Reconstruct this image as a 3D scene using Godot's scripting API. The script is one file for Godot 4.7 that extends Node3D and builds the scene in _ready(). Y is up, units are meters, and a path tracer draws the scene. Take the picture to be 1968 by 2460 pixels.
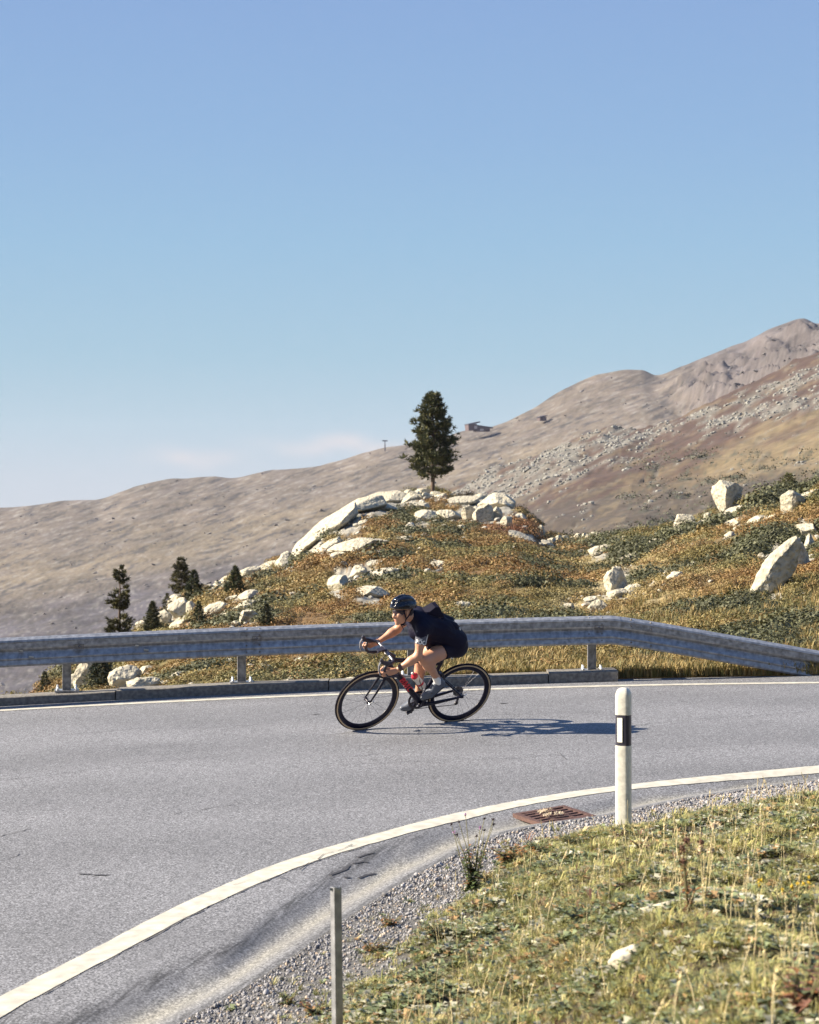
extends Node3D

# The bend of a mountain pass road. x runs along the guardrail, -z away from the camera, y up, metres.
const F := 4600.0
const EYE := Vector3(0, 2.06, 0)

var used := {}
var rng := RandomNumberGenerator.new()
var n1 := FastNoiseLite.new()
var n2 := FastNoiseLite.new()
var n3 := FastNoiseLite.new()
var M := {}
var rock_mesh: Array[ArrayMesh] = []
var rock_spots := []
var split_rock: Array[ArrayMesh] = []
var rock_bins := {}

func _ready() -> void:
	rng.seed = 7
	n1.seed = 11; n1.frequency = 1.0; n1.fractal_octaves = 4
	n2.seed = 23; n2.frequency = 1.0; n2.fractal_octaves = 3
	n3.seed = 37; n3.frequency = 1.0; n3.fractal_type = FastNoiseLite.FRACTAL_RIDGED; n3.fractal_octaves = 4
	set_camera()
	set_light()
	make_materials()
	make_road()
	make_verge()
	make_added_hill_behind()
	index_rocks()
	make_near_hill()
	make_scree_slope()
	make_far_mountain()
	make_guardrail()
	make_marker_post()
	make_stake()
	make_grate()
	make_bicycle()
	make_bottle()
	make_person()
	make_boulders()
	make_trees()
	make_hut()
	make_heath()
	make_gravel()
	make_grass()
	make_plants()

# ---------------------------------------------------------------- camera, sky, sun
func set_camera() -> void:
	var cam := Camera3D.new()
	cam.name = "camera"
	add_child(cam)
	cam.position = EYE
	cam.near = 0.1
	cam.far = 9000.0
	var lens := CameraAttributesPhysical.new()
	lens.frustum_focal_length = 12.0 * F / 1230.0
	lens.frustum_near = 0.1
	lens.frustum_far = 9000.0
	lens.exposure_aperture = 3.8
	lens.frustum_focus_distance = 18.2
	cam.attributes = lens
	cam.fov = rad_to_deg(2.0 * atan(1230.0 / F))
	cam.current = true

func set_light() -> void:
	var env := Environment.new()
	env.background_mode = Environment.BG_SKY
	env.tonemap_mode = Environment.TONE_MAPPER_LINEAR
	env.tonemap_exposure = 3.3
	env.sdfgi_enabled = true
	env.ssao_enabled = true
	env.ssil_enabled = true
	env.fog_enabled = true
	env.fog_light_color = Color(0.78, 0.79, 0.88)
	env.fog_density = 0.00006
	var pan := PanoramaSkyMaterial.new()
	pan.panorama = sky_picture()
	var sky := Sky.new()
	sky.sky_material = pan
	env.sky = sky
	var we := WorldEnvironment.new()
	we.name = "environment"
	we.environment = env
	add_child(we)
	var sun := DirectionalLight3D.new()
	sun.name = "sun"
	sun.light_energy = 1.45
	sun.light_color = Color(1.0, 0.945, 0.85)
	sun.light_angular_distance = 0.5
	sun.shadow_enabled = true
	add_child(sun)
	var el := deg_to_rad(30.5)
	var az := deg_to_rad(3.2)
	sun.look_at_from_position(Vector3(-cos(el) * cos(az), sin(el), -cos(el) * sin(az)) * 50.0, Vector3.ZERO)

func sky_picture() -> ImageTexture:
	# clear air: a pale horizon that deepens to blue with height, and a few thin wisps just over the horizon
	var stops := [[-90.0, 203, 212, 220], [0.0, 203, 212, 220], [1.0, 199, 211, 220], [2.6, 181, 206, 219], [4.6, 166, 200, 219], [8.0, 153, 192, 222], [11.0, 145, 182, 221], [15.0, 138, 172, 218], [30.0, 122, 160, 214], [55.0, 100, 140, 200], [90.0, 88, 126, 190]]
	var w := 1440
	var h := 720
	var im := Image.create(w, h, false, Image.FORMAT_RGBAF)
	var wisps := [[-6.45, 1.62, 1.5, 0.17], [-1.9, 1.98, 2.4, 0.2], [31.0, 3.0, 6.0, 0.5], [-52.0, 2.4, 7.0, 0.4], [95.0, 3.5, 9.0, 0.6], [-130.0, 3.0, 8.0, 0.5], [170.0, 2.6, 10.0, 0.5]]
	for j in h:
		var el := 90.0 - (j + 0.5) * 180.0 / h
		var k := 0
		while k < stops.size() - 2 and el > stops[k + 1][0]:
			k += 1
		var t: float = clampf((el - stops[k][0]) / (stops[k + 1][0] - stops[k][0]), 0.0, 1.0)
		var a := Color8(stops[k][1], stops[k][2], stops[k][3]).srgb_to_linear()
		var b := Color8(stops[k + 1][1], stops[k + 1][2], stops[k + 1][3]).srgb_to_linear()
		var base := a.lerp(b, t) * (1.0 / 3.3)
		base.a = 1.0
		im.fill_rect(Rect2i(0, j, w, 1), base)
		if el < 0.2 or el > 8.0:
			continue
		for ws in wisps:
			var x0 := int(floor((ws[0] - ws[2] * 2.0) * w / 360.0))
			var x1 := int(ceil((ws[0] + ws[2] * 2.0) * w / 360.0))
			for x in range(x0, x1 + 1):
				var azd := (x + 0.5) * 360.0 / w
				var dx: float = (azd - ws[0]) / ws[2]
				var dy: float = (el - ws[1] - 0.12 * sin(azd * 2.3)) / ws[3]
				var s := exp(-dx * dx * 1.6 - dy * dy * 1.6) * (0.75 + 0.35 * n1.get_noise_2d(azd * 1.4, el * 9.0))
				if s > 0.01:
					var px := posmod(x, w)
					var old := im.get_pixel(px, j)
					im.set_pixel(px, j, old.lerp(Color(0.235, 0.222, 0.222), clampf(s * 1.6, 0.0, 1.0)))
	return ImageTexture.create_from_image(im)

# ---------------------------------------------------------------- helpers
class Geo:
	var v := PackedVector3Array()
	var c := PackedColorArray()
	var ix := PackedInt32Array()
	var col := Color(1, 1, 1)
	func p(a: Vector3) -> int:
		v.append(a)
		c.append(col)
		return v.size() - 1
	func tri(a: int, b: int, d: int) -> void:
		ix.append(a); ix.append(b); ix.append(d)
	func quad(a: int, b: int, d: int, e: int) -> void:
		ix.append(a); ix.append(b); ix.append(d)
		ix.append(a); ix.append(d); ix.append(e)
	func face(pts: Array) -> void:   # clockwise from outside, flat
		var f := []
		for q in pts:
			f.append(p(q))
		for i in range(1, f.size() - 1):
			tri(f[0], f[i], f[i + 1])
	func box(xf: Transform3D, s: Vector3) -> void:
		var h := s * 0.5
		var k := []
		for i in 8:
			k.append(xf * Vector3(h.x if i & 1 else -h.x, h.y if i & 2 else -h.y, h.z if i & 4 else -h.z))
		for f in [[0, 2, 3, 1], [4, 5, 7, 6], [0, 4, 6, 2], [1, 3, 7, 5], [2, 6, 7, 3], [0, 1, 5, 4]]:
			face([k[f[3]], k[f[2]], k[f[1]], k[f[0]]])
	func grid(pts: Array, flip := false) -> void:   # rows of points, shared vertices
		var at := []
		for r in pts:
			var row := PackedInt32Array()
			for q in r:
				row.append(p(q))
			at.append(row)
		for i in pts.size() - 1:
			for j in at[i].size() - 1:
				if flip:
					quad(at[i][j], at[i][j + 1], at[i + 1][j + 1], at[i + 1][j])
				else:
					quad(at[i][j], at[i + 1][j], at[i + 1][j + 1], at[i][j + 1])
	func tube(pts: Array, rad, n := 8, closed := false, sx := 1.0, side := Vector3(0, 0, 1)) -> void:
		# side: the direction along which the section is sx times as wide
		var rows := []
		var m := pts.size()
		for i in m:
			var t: Vector3
			if closed:
				t = (pts[(i + 1) % m] - pts[(i + m - 1) % m]).normalized()
			else:
				t = (pts[mini(i + 1, m - 1)] - pts[maxi(i - 1, 0)]).normalized()
			var s := side - t * t.dot(side)
			if s.length() < 0.05:
				s = Vector3(1, 0.2, 0.1) - t * t.dot(Vector3(1, 0.2, 0.1))
			s = s.normalized()
			var w := t.cross(s)
			var r: float = rad[i] if rad is Array else rad
			var row := []
			for j in n:
				var a := TAU * j / n
				row.append(pts[i] + s * cos(a) * r * sx + w * sin(a) * r)
			rows.append(row)
		var ids := []
		for r in rows:
			var row := PackedInt32Array()
			for q in r:
				row.append(p(q))
			ids.append(row)
		for i in (m if closed else m - 1):
			for j in n:
				var k := (j + 1) % n
				quad(ids[i][j], ids[(i + 1) % m][j], ids[(i + 1) % m][k], ids[i][k])
		if not closed:
			var fr: Array = rows[0]
			var bk: Array = rows[m - 1].duplicate()
			bk.reverse()
			face(fr)
			face(bk)
	func lathe(prof: Array, n: int, xf: Transform3D) -> void:   # prof: Vector2(radius, height along y)
		var ids := []
		for q in prof:
			var row := PackedInt32Array()
			for j in n:
				var a := TAU * j / n
				row.append(p(xf * Vector3(cos(a) * q.x, q.y, sin(a) * q.x)))
			ids.append(row)
		for i in prof.size() - 1:
			for j in n:
				var k := (j + 1) % n
				quad(ids[i][j], ids[i][k], ids[i + 1][k], ids[i + 1][j])
	func add(o: Geo) -> void:
		var b := v.size()
		v.append_array(o.v)
		c.append_array(o.c)
		for i in o.ix:
			ix.append(i + b)
	func mesh() -> ArrayMesh:
		var nn := PackedVector3Array()
		nn.resize(v.size())
		for t in range(0, ix.size(), 3):
			var a := ix[t]
			var b := ix[t + 1]
			var d := ix[t + 2]
			var f := (v[d] - v[a]).cross(v[b] - v[a])
			nn[a] += f
			nn[b] += f
			nn[d] += f
		for i in nn.size():
			nn[i] = nn[i].normalized() if nn[i].length_squared() > 1e-24 else Vector3.UP
		var arr := []
		arr.resize(Mesh.ARRAY_MAX)
		arr[Mesh.ARRAY_VERTEX] = v
		arr[Mesh.ARRAY_NORMAL] = nn
		arr[Mesh.ARRAY_COLOR] = c
		arr[Mesh.ARRAY_INDEX] = ix
		var m := ArrayMesh.new()
		m.add_surface_from_arrays(Mesh.PRIMITIVE_TRIANGLES, arr)
		return m

func at(u: float, v: float, d: float) -> Vector3:
	return Vector3((u - 984.0) / F * d, EYE.y - (v - 1230.0) / F * d, -d)

func lerp_table(xs: Array, ys: Array, x: float) -> float:   # Catmull-Rom through the points, straight beyond the ends
	var n := xs.size()
	if x <= xs[0]:
		return ys[0]
	if x >= xs[n - 1]:
		return ys[n - 1]
	var i := 0
	while x > xs[i + 1]:
		i += 1
	var h: float = xs[i + 1] - xs[i]
	var t: float = (x - xs[i]) / h
	var m0: float = (ys[i + 1] - ys[i]) / h if i == 0 else (ys[i + 1] - ys[i - 1]) / (xs[i + 1] - xs[i - 1])
	var m1: float = (ys[i + 1] - ys[i]) / h if i == n - 2 else (ys[i + 2] - ys[i]) / (xs[i + 2] - xs[i])
	var t2 := t * t
	var t3 := t2 * t
	return (2 * t3 - 3 * t2 + 1) * ys[i] + (t3 - 2 * t2 + t) * h * m0 + (3 * t2 - 2 * t3) * ys[i + 1] + (t3 - t2) * h * m1

func numbered(called: String) -> String:
	var k: int = used.get(called, 0)
	used[called] = k + 1
	return called if k == 0 else "%s_%03d" % [called, k]

func tag(o: Node, label: String, category: String, group := "") -> void:
	if label:
		o.set_meta("label", label)
	if category:
		o.set_meta("category", category)
	if group:
		o.set_meta("group", group)

func thing(called: String, label: String, category: String, where := Transform3D(), group := "") -> Node3D:
	var o := Node3D.new()
	o.name = numbered(called)
	add_child(o)
	o.transform = where
	tag(o, label, category, group)
	return o

func part(parent: Node, called: String, g, m: Material) -> MeshInstance3D:
	var o := MeshInstance3D.new()
	o.name = numbered(called) if parent == self else called
	o.mesh = g.mesh() if g is Geo else g
	o.material_override = m
	parent.add_child(o, true)
	return o

func setting(called: String, g, m: Material, label := "", category := "") -> MeshInstance3D:
	var o := part(self, called, g, m)
	o.set_meta("kind", "structure")
	tag(o, label, category)
	return o

func copies(parent: Node, called: String, mesh: Mesh, m: Material, xf: Array, cols: Array) -> MultiMeshInstance3D:
	var mm := MultiMesh.new()
	mm.transform_format = MultiMesh.TRANSFORM_3D
	mm.use_colors = true
	mm.mesh = mesh
	mm.instance_count = xf.size()
	for i in xf.size():
		mm.set_instance_transform(i, xf[i])
		mm.set_instance_color(i, cols[i])
	var o := MultiMeshInstance3D.new()
	o.name = numbered(called) if parent == self else called
	o.multimesh = mm
	o.material_override = m
	o.set_meta("kind", "stuff")
	parent.add_child(o, true)
	return o

func lin(r: float, g: float, b: float) -> Color:
	return Color(r, g, b).linear_to_srgb()

func mat(c: Color, rough := 0.8, metal := 0.0, vertex := false) -> StandardMaterial3D:
	var m := StandardMaterial3D.new()
	m.albedo_color = lin(c.r, c.g, c.b)
	m.roughness = rough
	m.metallic = metal
	m.vertex_color_use_as_albedo = vertex
	return m

func noise_tex(freq: float, lo: float, hi: float, sd: int, size := 512, kind := FastNoiseLite.TYPE_SIMPLEX_SMOOTH, oct := 4) -> NoiseTexture2D:
	var n := FastNoiseLite.new()
	n.noise_type = kind
	n.seed = sd
	n.frequency = freq
	n.fractal_octaves = oct
	var t := NoiseTexture2D.new()
	t.width = size
	t.height = size
	t.seamless = true
	t.noise = n
	var g := Gradient.new()
	g.set_color(0, Color(lo, lo, lo))
	g.set_color(1, Color(hi, hi, hi))
	t.color_ramp = g
	return t

func grain(m: StandardMaterial3D, tex: Texture2D, metres: float, bump: Texture2D = null, cm := 0.0) -> StandardMaterial3D:
	m.uv1_triplanar = true
	m.uv1_world_triplanar = true
	m.uv1_scale = Vector3.ONE / metres
	m.albedo_texture = tex
	if bump:
		m.heightmap_enabled = true
		m.heightmap_texture = bump
		m.heightmap_scale = cm
	return m

func make_materials() -> void:
	var fine := noise_tex(0.42, 0.2, 1.0, 3, 1024, FastNoiseLite.TYPE_VALUE, 2)
	var mid := noise_tex(0.03, 0.6, 1.0, 5)
	var bump := noise_tex(0.16, 0.0, 1.0, 8, 512, FastNoiseLite.TYPE_SIMPLEX, 3)
	var soft := noise_tex(0.02, 0.0, 1.0, 9)
	M.fine = fine; M.mid = mid; M.bump = bump; M.soft = soft
	M.asphalt = grain(mat(Color(1, 1, 1), 0.75, 0.0, true), fine, 3.1, bump, 0.06)
	M.paint = grain(mat(Color(0.57, 0.545, 0.47), 0.65), noise_tex(0.03, 0.80, 1.0, 15, 512, FastNoiseLite.TYPE_SIMPLEX, 6), 2.4)
	M.crack = mat(Color(0.035, 0.035, 0.042), 0.8)
	M.concrete = grain(mat(Color(0.27, 0.25, 0.225), 0.85), mid, 0.9, bump, 0.5)
	M.soil = grain(mat(Color(1, 1, 1), 0.95, 0.0, true), mid, 0.8, bump, 1.2)
	M.hill = grain(mat(Color(1, 1, 1), 0.95, 0.0, true), mid, 3.0)
	M.far = grain(mat(Color(1, 1, 1), 0.95, 0.0, true), noise_tex(0.05, 0.7, 1.0, 21), 60.0)
	var lichen := noise_tex(0.016, 0.55, 1.0, 31, 512, FastNoiseLite.TYPE_SIMPLEX_SMOOTH, 6)
	lichen.color_ramp.add_point(0.28, Color(0.70, 0.70, 0.67))
	lichen.color_ramp.add_point(0.42, Color(0.86, 0.85, 0.82))
	lichen.color_ramp.add_point(0.75, Color(0.97, 0.95, 0.90))
	M.rock = grain(mat(Color(0.53, 0.50, 0.43), 0.92), lichen, 1.3, soft, 4.5)
	M.leaf = mat(Color(1, 1, 1), 0.7, 0.0, true)
	M.leaf.backlight_enabled = true
	M.leaf.backlight = Color(0.35, 0.35, 0.25)
	M.needle = mat(Color(1, 1, 1), 0.75, 0.0, true)
	M.needle.backlight_enabled = true
	M.needle.backlight = Color(0.2, 0.2, 0.12)
	M.bark = mat(Color(0.09, 0.06, 0.045), 0.95)
	M.stone = mat(Color(1, 1, 1), 0.85, 0.0, true)
	M.zinc = grain(mat(Color(0.47, 0.48, 0.51), 0.45, 0.5), noise_tex(0.02, 0.6, 1.0, 41, 512, FastNoiseLite.TYPE_SIMPLEX, 6), 0.9)
	M.zinc.roughness_texture = noise_tex(0.05, 0.75, 1.0, 43)
	M.steel = mat(Color(0.62, 0.63, 0.64), 0.35, 0.9)
	M.bolt = mat(Color(0.16, 0.15, 0.15), 0.5, 0.6)
	M.white = grain(mat(Color(0.70, 0.68, 0.60), 0.42), noise_tex(0.02, 0.80, 1.0, 51, 512, FastNoiseLite.TYPE_SIMPLEX, 6), 0.6)
	M.black = mat(Color(0.022, 0.02, 0.035), 0.45)
	M.reflector = mat(Color(0.8, 0.78, 0.68), 0.2)
	M.rust = grain(mat(Color(0.15, 0.075, 0.062), 0.75), mid, 0.35, bump, 0.3)

# ---------------------------------------------------------------- the road and its edges
const EX := [-12.0, -3.2, -2.1, -1.85, -1.5, -1.10, -0.85, -0.64, -0.35, -0.14, 0.04, 0.53, 0.87, 1.48, 1.97, 2.56, 3.2, 4.6, 6.5, 9.0, 40.0]
const ED := [0.5, 3.0, 5.7, 7.0, 8.1, 9.14, 9.68, 10.25, 11.10, 11.67, 12.13, 13.12, 13.52, 13.88, 14.3, 14.69, 14.98, 15.4, 15.6, 15.4, 9.0]
const LX := [-12.0, -4.4, -3.0, -2.75, -2.4, -2.03, -1.70, -1.31, -0.81, -0.21, 0.48, 1.23, 2.0, 3.32, 4.6, 6.5, 9.0, 40.0]
const LD := [0.5, 3.0, 5.7, 7.0, 8.3, 9.47, 10.36, 11.40, 12.45, 13.29, 14.07, 14.66, 15.04, 15.53, 15.87, 16.05, 15.8, 9.5]

func edge_d(x: float) -> float:
	return lerp_table(EX, ED, x)

func kerb_d(x: float) -> float:
	return 21.36 - 0.0195 * (x - 1.3) * (x - 1.3)

func plane_y(x: float, d: float) -> float:
	return 0.028 * x + 0.037 * (d - 18.5)

func road_y(x: float, d: float) -> float:
	var e := edge_d(x)
	var m := (edge_d(x + 0.1) - e) / 0.1
	var s := (d - e) / sqrt(1.0 + m * m)
	return plane_y(x, d) - 0.045 * exp(-pow((s - 0.27) / 0.15, 2.0))

func spread(a: float, b: float, fine0: float, fine1: float, step: float) -> PackedFloat32Array:
	var out := PackedFloat32Array()
	var x := a
	while x < b:
		out.append(x)
		if x < fine0:
			x = minf(x + maxf(step, (fine0 - x) * 0.25), fine0)
		elif x < fine1:
			x += step
		else:
			x += maxf(step, (x - fine1) * 0.3)
	out.append(b)
	return out

func make_road() -> void:
	var g := Geo.new()
	var xs := spread(-60.0, 60.0, -5.6, 5.6, 0.04)
	var prev := PackedInt32Array()
	var rows := PackedFloat32Array()
	var q := 0.0
	while q < 1.7:
		rows.append(q)
		q += 0.03
	while q < 30.0:
		rows.append(q)
		q += 0.09
	for x in xs:
		var e := edge_d(x)
		var m := (edge_d(x + 0.05) - edge_d(x - 0.05)) / 0.1
		var top := maxf(kerb_d(x) + 0.25, e + 4.0)
		if absf(x) > 9.0:
			top = maxf(kerb_d(9.0 * signf(x)) + 0.25, e + 7.0)
		var nrm := sqrt(1.0 + m * m)
		var line := PackedInt32Array()
		var n_fine := 57
		for k in 170:
			var d := 0.0
			if k < n_fine:
				d = e + rows[k] * minf(nrm, 2.6) * 0.7
			else:
				var d0 := e + rows[n_fine - 1] * minf(nrm, 2.6) * 0.7
				d = lerpf(d0, top, float(k - n_fine + 1) / (170 - n_fine))
			var s := (d - e) / nrm
			g.col = road_color(x, d, s)
			line.append(g.p(Vector3(x, road_y(x, d), -d)))
		if prev.size():
			for k in 169:
				g.quad(prev[k], prev[k + 1], line[k + 1], line[k])
		prev = line
	setting("road", g, M.asphalt, "grey worn asphalt of the bend with fine cracks", "road")
	var road: Node = get_node("road")
	# painted lines, 4 mm over the asphalt
	var inner := []
	var x := -4.6
	while x < 9.0:
		inner.append(Vector2(x, lerp_table(LX, LD, x)))
		x += 0.05
	var o := part(self, "inner_edge_line", ribbon(inner, 0.185, 0.004, 0.012), M.paint)
	o.set_meta("kind", "structure")
	var outer := []
	x = -14.0
	while x < 14.0:
		outer.append(Vector2(x, kerb_d(x) - 0.37 - 0.05 * smoothstep(2.0, 5.0, x)))
		x += 0.08
	o = part(self, "outer_edge_line", ribbon(outer, 0.12, 0.004, 0.01), M.paint)
	o.set_meta("kind", "structure")
	# cracks and tar spots in the asphalt
	var marks := [
		[[0, 1876], [120, 1862], [250, 1845], [360, 1830], [470, 1822], [560, 1815]],
		[[812, 1838], [960, 1832], [1090, 1826], [1240, 1822], [1350, 1812]],
		[[1338, 1806], [1350, 1815], [1364, 1826]],
		[[806, 1822], [860, 1815], [930, 1812]],
		[[1516, 1744], [1580, 1738], [1640, 1731], [1700, 1727], [1790, 1722], [1880, 1714], [1968, 1708]],
		[[150, 1765], [330, 1752], [480, 1750], [640, 1741]],
		[[1190, 1718], [1330, 1712], [1460, 1712]],
		[[470, 1948], [530, 1938], [590, 1930]], [[420, 1955], [440, 1950], [480, 1945]], [[20, 2062], [40, 2056], [48, 2052]],
		[[700, 1770], [840, 1762], [960, 1764], [1100, 1757]], [[1600, 1800], [1720, 1790], [1860, 1788]], [[300, 1800], [420, 1790], [520, 1786]],
		[[0, 2010], [40, 2000], [80, 1990]],
	]
	for mk in marks:
		var pts := []
		for i in mk.size() - 1:
			for k in 9:
				var u := lerpf(mk[i][0], mk[i + 1][0], k / 9.0)
				var v := lerpf(mk[i][1], mk[i + 1][1], k / 9.0) + n1.get_noise_2d(u * 0.05, mk[0][1] * 3.1) * 3.0
				pts.append(on_road(u, v))
		part(road, "crack", ribbon(pts, 0.006, 0.003, 0.004), M.crack)
	# worn through the paint, and the open seam along its lower edge
	var seam := []
	x = -1.95
	while x < -0.35:
		var m := (lerp_table(LX, LD, x + 0.05) - lerp_table(LX, LD, x - 0.05)) / 0.1
		var nn := Vector2(m, -1.0).normalized() * (0.104 + 0.012 * n1.get_noise_2d(x * 14.0, 0.0))
		seam.append(Vector2(x, lerp_table(LX, LD, x)) + nn)
		x += 0.02
	part(road, "crack", ribbon(seam, 0.007, 0.005, 0.012), M.crack)
	for sc in [[[812, 2046], [826, 2041], [846, 2030]], [[764, 2066], [778, 2054], [800, 2049]], [[668, 2110], [682, 2112], [694, 2116]], [[500, 2192], [520, 2189], [542, 2190]], [[840, 2036], [858, 2032]], [[720, 2092], [735, 2080], [744, 2074]], [[560, 2128], [575, 2124], [590, 2121]]]:
		var sp := []
		for cp in sc:
			sp.append(on_road(cp[0], cp[1]))
		part(road, "crack", ribbon(sp, 0.006, 0.008, 0.006), M.crack)
	# broken asphalt between the line and the gutter
	for sc in [[[794, 2101], [812, 2094], [830, 2086], [842, 2078]], [[828, 2102], [842, 2100]], [[862, 2098], [880, 2090], [902, 2084]], [[850, 2074], [872, 2068], [886, 2068]], [[860, 2060], [880, 2052], [900, 2048]]]:
		var sp := []
		for cp in sc:
			sp.append(on_road(cp[0], cp[1]))
		part(road, "crack", ribbon(sp, 0.022, 0.004, 0.02), M.crack)
	for spot in [[205, 2101, 0.05, 0.012], [245, 2103, 0.06, 0.014], [1210, 1690, 0.05, 0.02], [760, 1716, 0.04, 0.015]]:
		var c := on_road(spot[0], spot[1])
		var sg := Geo.new()
		var ring := []
		for k in 10:
			var a := -TAU * k / 10.0
			ring.append(Vector3(c.x + cos(a) * spot[2], road_y(c.x, c.y) + 0.004, -c.y + sin(a) * spot[3]))
		sg.face(ring)
		part(road, "tar_spot", sg, M.crack)

func on_road(u: float, v: float) -> Vector2:   # where a line of sight meets the plane of the road
	var a := (u - 984.0) / F
	var d := (EYE.y + 0.037 * 18.5) / ((v - 1230.0) / F + 0.028 * a + 0.037)
	return Vector2(a * d, d)

func ribbon(pts: Array, width: float, lift: float, jitter: float) -> Geo:
	var g := Geo.new()
	var prev := PackedInt32Array()
	for i in pts.size():
		var t: Vector2 = (pts[mini(i + 1, pts.size() - 1)] - pts[maxi(i - 1, 0)]).normalized()
		var s := Vector2(-t.y, t.x)
		var line := PackedInt32Array()
		var w0 := width * 0.5 + n1.get_noise_2d(pts[i].x * 9.0, pts[i].y * 9.0) * jitter
		var w1 := width * 0.5 + n1.get_noise_2d(pts[i].x * 9.0 + 50.0, pts[i].y * 9.0) * jitter
		for k in 5:
			var q: Vector2 = pts[i] + s * lerpf(w0, -w1, k / 4.0)
			line.append(g.p(Vector3(q.x, road_y(q.x, q.y) + lift, -q.y)))
		if prev.size():
			for k in 4:
				g.quad(prev[k], line[k], line[k + 1], prev[k + 1])
		prev = line
	return g

func road_color(x: float, d: float, s: float) -> Color:
	var c := Color(0.430, 0.438, 0.480)
	# tyre-worn bands along the bend and blotches of older surface
	var b := n1.get_noise_2d(x * 0.35, d * 0.9) * 0.10 + n2.get_noise_2d(x * 1.6, d * 4.0) * 0.05 + n2.get_noise_2d(x * 11.0, d * 11.0) * 0.06
	var lane := kerb_d(clampf(x, -9.0, 9.0)) - d
	b += 0.085 * sin(lane * 2.9 + n1.get_noise_2d(x * 0.3, d * 0.3) * 2.0) * smoothstep(0.2, 1.0, lane)
	c = c * (1.0 + b)
	if s < 0.95:
		var along := n1.get_noise_2d(x * 1.1, d * 1.1)
		var gr := n2.get_noise_2d(x * 17.0, d * 17.0)
		var dust := exp(-pow((s - 0.21 - 0.03 * along) / 0.12, 2.0)) * (0.85 + 0.5 * along + 0.35 * gr)
		c = c.lerp(Color(0.62, 0.60, 0.545), clampf(dust, 0.0, 1.0))
		var oil := exp(-pow((s - 0.47 - 0.02 * along) / 0.06, 2.0)) * smoothstep(0.6, -0.5, x) * (0.6 + 1.5 * gr + 0.5 * along)
		c = c.lerp(Color(0.11, 0.11, 0.12), clampf(oil, 0.0, 0.9))
		if s < 0.05:
			c = c.lerp(Color(0.22, 0.22, 0.23), clampf(0.6 + gr, 0.0, 1.0))
	c.a = 1.0
	return c

# ---------------------------------------------------------------- the grass bank on the inside of the bend
func verge_e(x: float, d: float) -> float:
	var e := edge_d(x)
	var m := (edge_d(x + 0.05) - edge_d(x - 0.05)) / 0.1
	return (e - d) / sqrt(1.0 + m * m)

func verge_y(x: float, d: float) -> float:
	var e0 := edge_d(x)
	var e := verge_e(x, d)
	var y := plane_y(x, e0) - 0.045 * exp(-pow(0.27 / 0.15, 2.0)) - 0.012 * smoothstep(0.0, 0.06, e)
	y += 0.115 * maxf(0.0, e - 0.45) - 0.005 * minf(e, 0.45)
	y += smoothstep(0.3, 1.2, e) * (n1.get_noise_2d(x * 0.8, d * 0.8) * 0.09 + n2.get_noise_2d(x * 3.0, d * 3.0) * 0.035)
	return y

func grassy(x: float, d: float) -> float:   # 0 on the gravel, 1 in the turf
	var e := verge_e(x, d)
	var wide := 0.42 + 0.22 * smoothstep(1.4, 0.2, x) + 0.30 * smoothstep(1.7, 3.0, x)
	return smoothstep(wide - 0.12, wide + 0.3, e + n1.get_noise_2d(x * 2.2 + 40.0, d * 2.2) * 0.30)

func make_verge() -> void:
	var g := Geo.new()
	var xs := spread(-3.0, 30.0, -2.4, 5.6, 0.06)
	var prev := PackedInt32Array()
	for x in xs:
		var e := edge_d(x) - 0.002
		var line := PackedInt32Array()
		for k in 130:
			var t := k / 129.0
			var d := lerpf(e, -6.0, pow(t, 1.35))
			var w := grassy(x, d)
			var k1 := n2.get_noise_2d(x * 5.0, d * 5.0)
			var soil := Color(0.19, 0.185, 0.185).lerp(Color(0.075, 0.062, 0.036), w)
			g.col = soil * (1.0 + 0.3 * k1)
			g.col.a = 1.0
			line.append(g.p(Vector3(x, verge_y(x, d), -d)))
		if prev.size():
			for k in 129:
				g.quad(prev[k], line[k], line[k + 1], prev[k + 1])
		prev = line
	setting("ground", g, M.soil, "soil and gravel bed of the bank inside the bend", "ground")

func make_added_hill_behind() -> void:
	# unseen slope added behind the camera to shade the low sky
	var g := Geo.new()
	var prev := PackedInt32Array()
	for i in 41:
		var x := lerpf(-70.0, 80.0, i / 40.0)
		var line := PackedInt32Array()
		for k in 31:
			var z := lerpf(4.0, 110.0, pow(k / 30.0, 1.5))
			var y := 0.1 + maxf(0.0, z - 4.0) * 0.42 - 0.5 * smoothstep(8.0, 4.0, z) + n1.get_noise_2d(x * 0.05, z * 0.05) * 0.09 * z
			var c := Color(0.13, 0.11, 0.055).lerp(Color(0.075, 0.08, 0.035), clampf(0.5 + n2.get_noise_2d(x * 0.2, z * 0.2), 0.0, 1.0))
			g.col = c
			line.append(g.p(Vector3(x, y, z)))
		if prev.size():
			for k in 30:
				g.quad(prev[k], line[k], line[k + 1], prev[k + 1])
		prev = line
	setting("added_hillside_behind", g, M.hill, "unseen heath slope added behind the photographer to shade the low sky", "hillside")

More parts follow.
